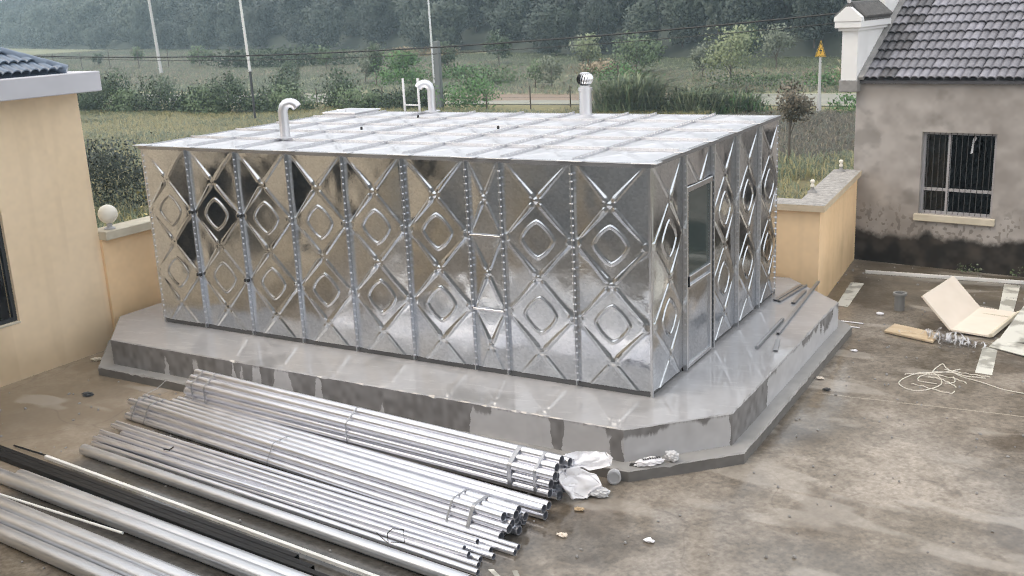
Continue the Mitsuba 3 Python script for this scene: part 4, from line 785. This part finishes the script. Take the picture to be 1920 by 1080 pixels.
bush('hedge_bush', -17.6, 8.6, .95, 1.5, 1.0, 'yellow', 1500, .10, 'low yellowish bush right behind the left boundary wall', None, 307)
bush('verge_bush', -6.4, 37.2, .8, 1.0, .7, 'bright', 700, .14, 'small bright bush at the foot of the warning sign', None, 308)
bush('verge_bush', -9.3, 49.2, 1.1, 2.2, .8, 'bright', 1300, .16, 'bright green weeds across the road behind the warning sign', None, 309)
bush('verge_bush', -14, 49.6, .8, 2.6, .8, 'mid', 1100, .16, 'low green weeds across the road under the pale young tree', None, 310)
bush('rust_shrub', -10.2, 51.5, 1.35, .7, .5, 'tan', 350, .16, 'small rusty brown shrub across the road left of the sign', None, 311)
bush('dry_heap', -30.4, 62.6, 1.0, 1.7, 1.0, 'tan', 1400, .24, 'tan heap of dry stalks in the field behind the turbine vent', None, 312, 'heap')
bush('dry_heap', -72.4, 94.5, 1.1, 2.0, 1.0, 'tan', 900, .3, 'pale dry heap at the far field edge, left one', None, 313, 'heap')
bush('dry_heap', -67.5, 94.5, 1.2, 2.0, 1.0, 'tan', 900, .3, 'pale dry heap at the far field edge, right one', None, 314, 'heap')
# blades: tall grass clumps and the grass of the fields
def blades(base, h, w, rng, cols, lean=.35, droop=.4):
    n = len(base); a = rng.uniform(0, 6.28, n); hh = h * rng.uniform(.5, 1.25, n); l = hh * np.abs(rng.normal(lean, lean * .6, n))
    dx, dy = np.cos(a), np.sin(a); sx, sy = -dy * w / 2, dx * w / 2
    p0 = base; p1 = base + np.c_[dx * l * .45, dy * l * .45, hh * .7]; p2 = base + np.c_[dx * l * (1 + droop), dy * l * (1 + droop), hh * (1 - droop * .3)]
    s = np.c_[sx, sy, 0 * sx]
    V = np.stack([p0 - s * .7, p0 + s * .7, p1 + s, p1 - s, p2], 1).reshape(-1, 3); i = np.arange(n)[:, None] * 5
    F = np.vstack([i + [0, 1, 2], i + [0, 2, 3], i + [3, 2, 4]]); col = np.asarray(cols)[rng.integers(0, len(cols), n)] * rng.uniform(.7, 1.3, (n, 1)); return V, F, np.repeat(col, 5, 0)
def clump(name, x, y, h, r, n, pal, label, seed):
    rng = np.random.default_rng(seed); q = rng.normal(size=(n, 2)) * r * .36; V, F, C = blades(np.c_[q, np.zeros(n)], h * np.exp(-(np.hypot(*q.T) / r) ** 2 * 1.1), .055, rng, GR['pale'] + GR[pal], .75, .7); C = C * .8
    m = trimesh.Trimesh(V, F, process=False); k = put(name, at(soft(m, C, np.array([0, 0, -.3]), .8), frame([x, y, FG], [1, 0, 0], [0, 1, 0], [0, 0, 1]))); tag(k, label, 'grass clump'); return k
clump('tall_grass_clump', -16.6, 36.4, 2.3, 2.3, 1500, 'mid', 'tall arching grass clump behind the tank right of the turbine vent', 401)
clump('tall_grass_clump', -13.2, 36.6, 1.5, 2.2, 1100, 'mid', 'lower arching grass clump near the rear right of the tank roof', 402)
clump('tall_grass_clump', -11.3, 36.9, 1.2, 1.6, 700, 'bright', 'bright leafy grass clump left of the small round topped sapling', 403)
def grass_ply(m, C):
    v = np.array(m.vertices); nn = np.c_[.35 * (meshkit.noise(v * 9, 1) - .5), .35 * (meshkit.noise(v * 9, 2) - .5), np.ones(len(v))]; nn /= np.linalg.norm(nn, axis=1, keepdims=True)
    return {'type': 'ply', 'filename': meshkit.write_ply(m, color=C, normals=nn), 'face_normals': False, 'bsdf': {'type': 'ref', 'id': 'leaf'}}
def patch(seed, S, n, h, w, pals, lean=.4):
    rng = np.random.default_rng(seed); q = rng.uniform(-S / 2, S / 2, (n, 2)); cl = rng.uniform(-S / 2, S / 2, (n // 12, 2)); half = n // 2; q[:half] = cl[rng.integers(0, len(cl), half)] + rng.normal(size=(half, 2)) * .15
    V, F, C = blades(np.c_[q, np.zeros(n)], h, w, rng, sum([GR[p] for p in pals], []), lean); return grass_ply(trimesh.Trimesh(V, F, process=False), C * .5)
for nm, args in (('near_grass_patch', (1, 4.6, 2600, .34, .035, ('yellow', 'yellow', 'pale'))), ('near_grass_patch_green', (2, 4.6, 2600, .38, .035, ('pale', 'yellow', 'pale', 'yellow', 'mid'))), ('far_grass_patch', (3, 9.5, 2600, .24, .06, ('grey', 'pale', 'pale', 'mid'))), ('far_grass_patch_tan', (4, 9.5, 2600, .30, .06, ('tan', 'grey', 'pale', 'pale'))), ('dry_slope_patch', (5, 4.6, 1900, .26, .035, ('brown', 'brown', 'brown', 'tan', 'grey'), .9))):
    scene[nm] = {'type': 'shapegroup', 'patch': patch(*args)}
def inst(key, group, x, y, z, a, s):
    scene[key] = {'type': 'instance', 'shapegroup': {'type': 'ref', 'id': group}, 'to_world': T4().translate([float(x), float(y), float(z)]).rotate([0, 0, 1], float(a)).scale([float(s)] * 3)}
rg = np.random.default_rng(5); n = 0
cnt = {}
def stuff_inst(name, *a):
    cnt[name] = cnt.get(name, 0) + 1; inst(f'{name}__{cnt[name]:03d}', *a)
for xx in np.arange(-60, 2, 4.2):
    for yy in np.arange(8.5, 36, 4.2):
        if xx > -9.9 + 0 and yy < 8.4: continue
        if xx > -2.2 and yy < 15: continue
        dx, dy = xx - CAM[0], yy - CAM[1]
        ang = math.degrees(math.atan2(-dx, dy))
        if not (-5 < ang < 64): continue
        if xx > -12 and 21.5 < yy: stuff_inst('dry_weeds', 'dry_slope_patch', xx + rg.normal(0, .5), yy + rg.normal(0, .5), FG, rg.choice([0, 90, 180, 270]) + rg.normal(0, 8), 1)
        else: stuff_inst('field_grass', ('near_grass_patch', 'near_grass_patch_green')[int(meshkit.noise(np.array([xx * .12, yy * .2, 0.])) > .52)], xx + rg.normal(0, .5), yy + rg.normal(0, .5), FG, rg.choice([0, 90, 180, 270]) + rg.normal(0, 8), 1)
for xx in (-12.5, -16): 
    for yy in (1, 5): stuff_inst('field_grass', 'near_grass_patch_green', xx, yy, FG, 0, 1.0)
tag('field_grass', 'yellow green grass of the near field behind the tank', 'grass', kind='stuff'); tag('dry_weeds', 'brown dry weeds and litter on the slope behind the right boundary wall', 'weeds', kind='stuff')
for xx in np.arange(-200, 12, 8.6):
    for yy in np.arange(51.5, 170, 8.6):
        dx, dy = xx - CAM[0], yy - CAM[1]; ang = math.degrees(math.atan2(-dx, dy))
        if yy > forest_y(xx) + 2 or not (-2 < ang < 62): continue
        stuff_inst('verge_grass', ('far_grass_patch', 'far_grass_patch_tan')[int(meshkit.noise(np.array([xx * .05, yy * .09, 3.])) > .5)], xx + rg.normal(0, 1), yy + rg.normal(0, .6), FG, rg.choice([0, 90, 180, 270]), 1)
tag('verge_grass', 'greyish grass and dry stalks of the far field beyond the road', 'grass', kind='stuff')
# moss and weeds at the foot of the grey building
rng = np.random.default_rng(9); q = np.c_[rng.uniform(.5, 3.6, 330), np.zeros(330)]; kx = meshkit.noise(np.c_[q[:, 0] * 2.2, 0 * q]) > .45; q = q[kx]
pp = np.c_[q[:, 0] * .9928 + .12, 9.886 - q[:, 0] * .12 - .06 - np.abs(rng.normal(0, .10, len(q))), G + .02 + np.abs(rng.normal(.05, .07, len(q)))]
V, F, C = leaf_cards(pp, .055, rng, [(.16, .19, .11), (.10, .14, .06), (.22, .23, .16)]); put('wall_weeds', mikit.ply(trimesh.Trimesh(V, F, process=False), 'leaf', color=C)); tag('wall_weeds', 'small pale weeds along the damp foot of the grey building', 'weeds', kind='stuff')
# ------------------------------------------------------------------ wooded hill
FT = []
for i, (h, r, pal, n, sz) in enumerate(((9, 3.6, 'wood', 4200, .72), (11, 3.8, 'wood_b', 4200, .75), (8, 3.2, 'wood', 3600, .7), (12, 3.4, 'wood_c', 3900, .7), (7, 3.6, 'wood_b', 3600, .72), (10, 3.9, 'wood_d', 3900, .8), (9, 3.0, 'wood_d', 3300, .75))):
    m, C, t = tree_shapes(500 + i, h, r, h * .18, pal, n, sz, ncl=26, spread=.20, tr=.16); nm = f'forest_tree_kind_{"abcdefg"[i]}'
    scene[nm] = {'type': 'shapegroup', 'crown': soft(m, C, tree_shapes.centre, .6), 'trunk': mikit.ply(t, 'bark', smooth=True)}; FT.append((nm, m, C, t))
rg = np.random.default_rng(15); pts = []
for xx in np.arange(-440, 40, 5.6):
    for dd in np.r_[np.arange(2, 40, 5.2), np.arange(40, 90, 8)]:
        x1, d1_ = xx + rg.normal(0, 1.6), dd + rg.normal(0, 1.5); y1 = float(forest_y(x1)) + d1_
        ang = math.degrees(math.atan2(-(x1 - CAM[0]), y1 - CAM[1]))
        if not (-2 < ang < 60.5) or y1 > 340: continue
        pts.append((x1, y1, dd))
for x1, y1, dd in pts:
    s = rg.uniform(.7, 1.15) * (.62 if dd < 6 else 1)
    stuff_inst('forest', FT[rg.integers(0, 7)][0], x1, y1, float(hill_z(x1, y1)) - .3, rg.uniform(0, 360), s)
tag('forest', 'dark hazy wood covering the hillside behind the fields', 'forest', kind='stuff')

# ------------------------------------------------------------------ poles, cable, sign, fence
k = obj('utility_pole', tube([[-87.0, 69.3, FG], [-88.6, 70.2, 9.5]], [.19, .13], 10), 'concrete_pole', smooth=True); tag(k, 'slightly leaning grey concrete pole in the far field at left', 'pole')
k = thing('banded_pole', 'tall slim pole with white upper part and black foot at left of the tank', 'pole')
P = np.array([-34.9, 29.5]); 
obj('white_shaft', tube([[*P, FG + 2.72], [*(P + [-.28, .0]), 8.6]], [.075, .055], 10), 'white_paint', k, smooth=True)
obj('dark_foot', tube([[*P, FG - .1], [*P, FG + 2.72]], [.06, .07], 10), 'dark_pole', k, smooth=True)
k = obj('white_pole', tube([[-39.8, 53.2, FG], [-39.9, 53.2, 8.0]], [.09, .06], 10), 'pale_pole', smooth=True); tag(k, 'tall thin white pole behind the bent vent pipe in the middle', 'pole')
k = obj('concrete_post', bx(-27.66, -27.32, 35.7, 35.98, FG, FG + 3.75, .02), 'post_grey'); tag(k, 'short square grey post right beside the tall thin white pole', 'post')
def sag(a, b, s, n=60):
    t = np.linspace(0, 1, n)[:, None]; a, b = np.array(a, float), np.array(b, float); return a + (b - a) * t - np.array([0, 0, 1.]) * (4 * s * t * (1 - t))
k = obj('power_cable', tube(sag([-46, 20.5, 3.8], [9.5, 20.5, 5.05], 1.05), .028, 6), 'cable_black'); tag(k, 'thick black cable sagging across the whole picture behind the tank', 'cable')
k = obj('power_cable', tube(sag([-46, 21.2, 3.75], [9.5, 21.2, 4.8], 1.15), .013, 5), 'cable_black'); tag(k, 'thinner cable just below the thick black one', 'cable')
SG = thing('warning_sign', 'yellow triangular warning sign on a tapered post behind the right boundary wall', 'sign')
sp = np.array([-7.38, 36.27])
obj('post', tube([[*sp, FG], [*sp, FG + .9], [*sp, FG + 2.65]], [.13, .07, .05], 10), 'concrete_pole', SG, smooth=True)
sd = np.array([CAM[0] - sp[0], CAM[1] - sp[1]]); sd = np.array([.35, -.94]); sx = np.array([.94, .35])
Ms = frame([*(sp + sd * .06), FG + 2.55], [*sx, 0], [0, 0, 1], [sd[0], sd[1], 0])
obj('plate', bake(extr(Polygon([(-.24, 0), (.24, 0), (0, .72)]), 0, .02), Ms), 'sign_yellow', SG)
obj('border', bake(extr(Polygon([(-.22, .02), (.22, .02), (0, .67)]).difference(Polygon([(-.185, .045), (.185, .045), (0, .59)])), .021, .024), Ms), 'sign_black', SG)
obj('bolt_symbol', bake(extr(Polygon([(.03, .42), (-.06, .25), (.0, .25), (-.03, .09), (.07, .29), (.01, .29)]), .021, .024), Ms), 'sign_black', SG)
FN = thing('roadside_fence', 'thin wire fence on rusty posts between tank and road', 'fence')
fx = [(-51, 36.2, 1.3), (-47.5, 36.2, 1.2), (-43.5, 36.2, 1.3), (-40, 36.2, 1.2), (-36.5, 36.3, 1.3), (-34.0, 36.3, 1.25), (-31.73, 36.35, 1.3), (-29.76, 36.49, 1.66), (-24.99, 36.56, .9), (-22.41, 36.75, 1.3), (-20.15, 36.91, 1.3), (-17.59, 37.2, 2.3), (-14.5, 37.2, 1.2), (-11.0, 37.2, 1.2)]
for a, b, h in fx: obj('post', cyl([a, b, FG], [a, b, FG + h], .035, 6), 'rust_post', FN)
k = obj('wires', cat([tube([[a[0], a[1], FG + q], [b[0], b[1], FG + q]], .006, 4) for a, b in zip(fx[:-1], fx[1:]) for q in (.35, .7)]), 'rust_post', FN); labels[k] = {'kind': 'stuff'}
FF = thing('far_fence', 'row of thin stakes in the far field before the wooded hill at left', 'fence')
for i, xx in enumerate(np.linspace(-118, -80, 9)): obj('post', cyl([xx, 81 + .12 * (xx + 100) * 1.0, FG], [xx, 81 + .12 * (xx + 100), FG + 2.3], .05, 5), 'rust_post', FF)
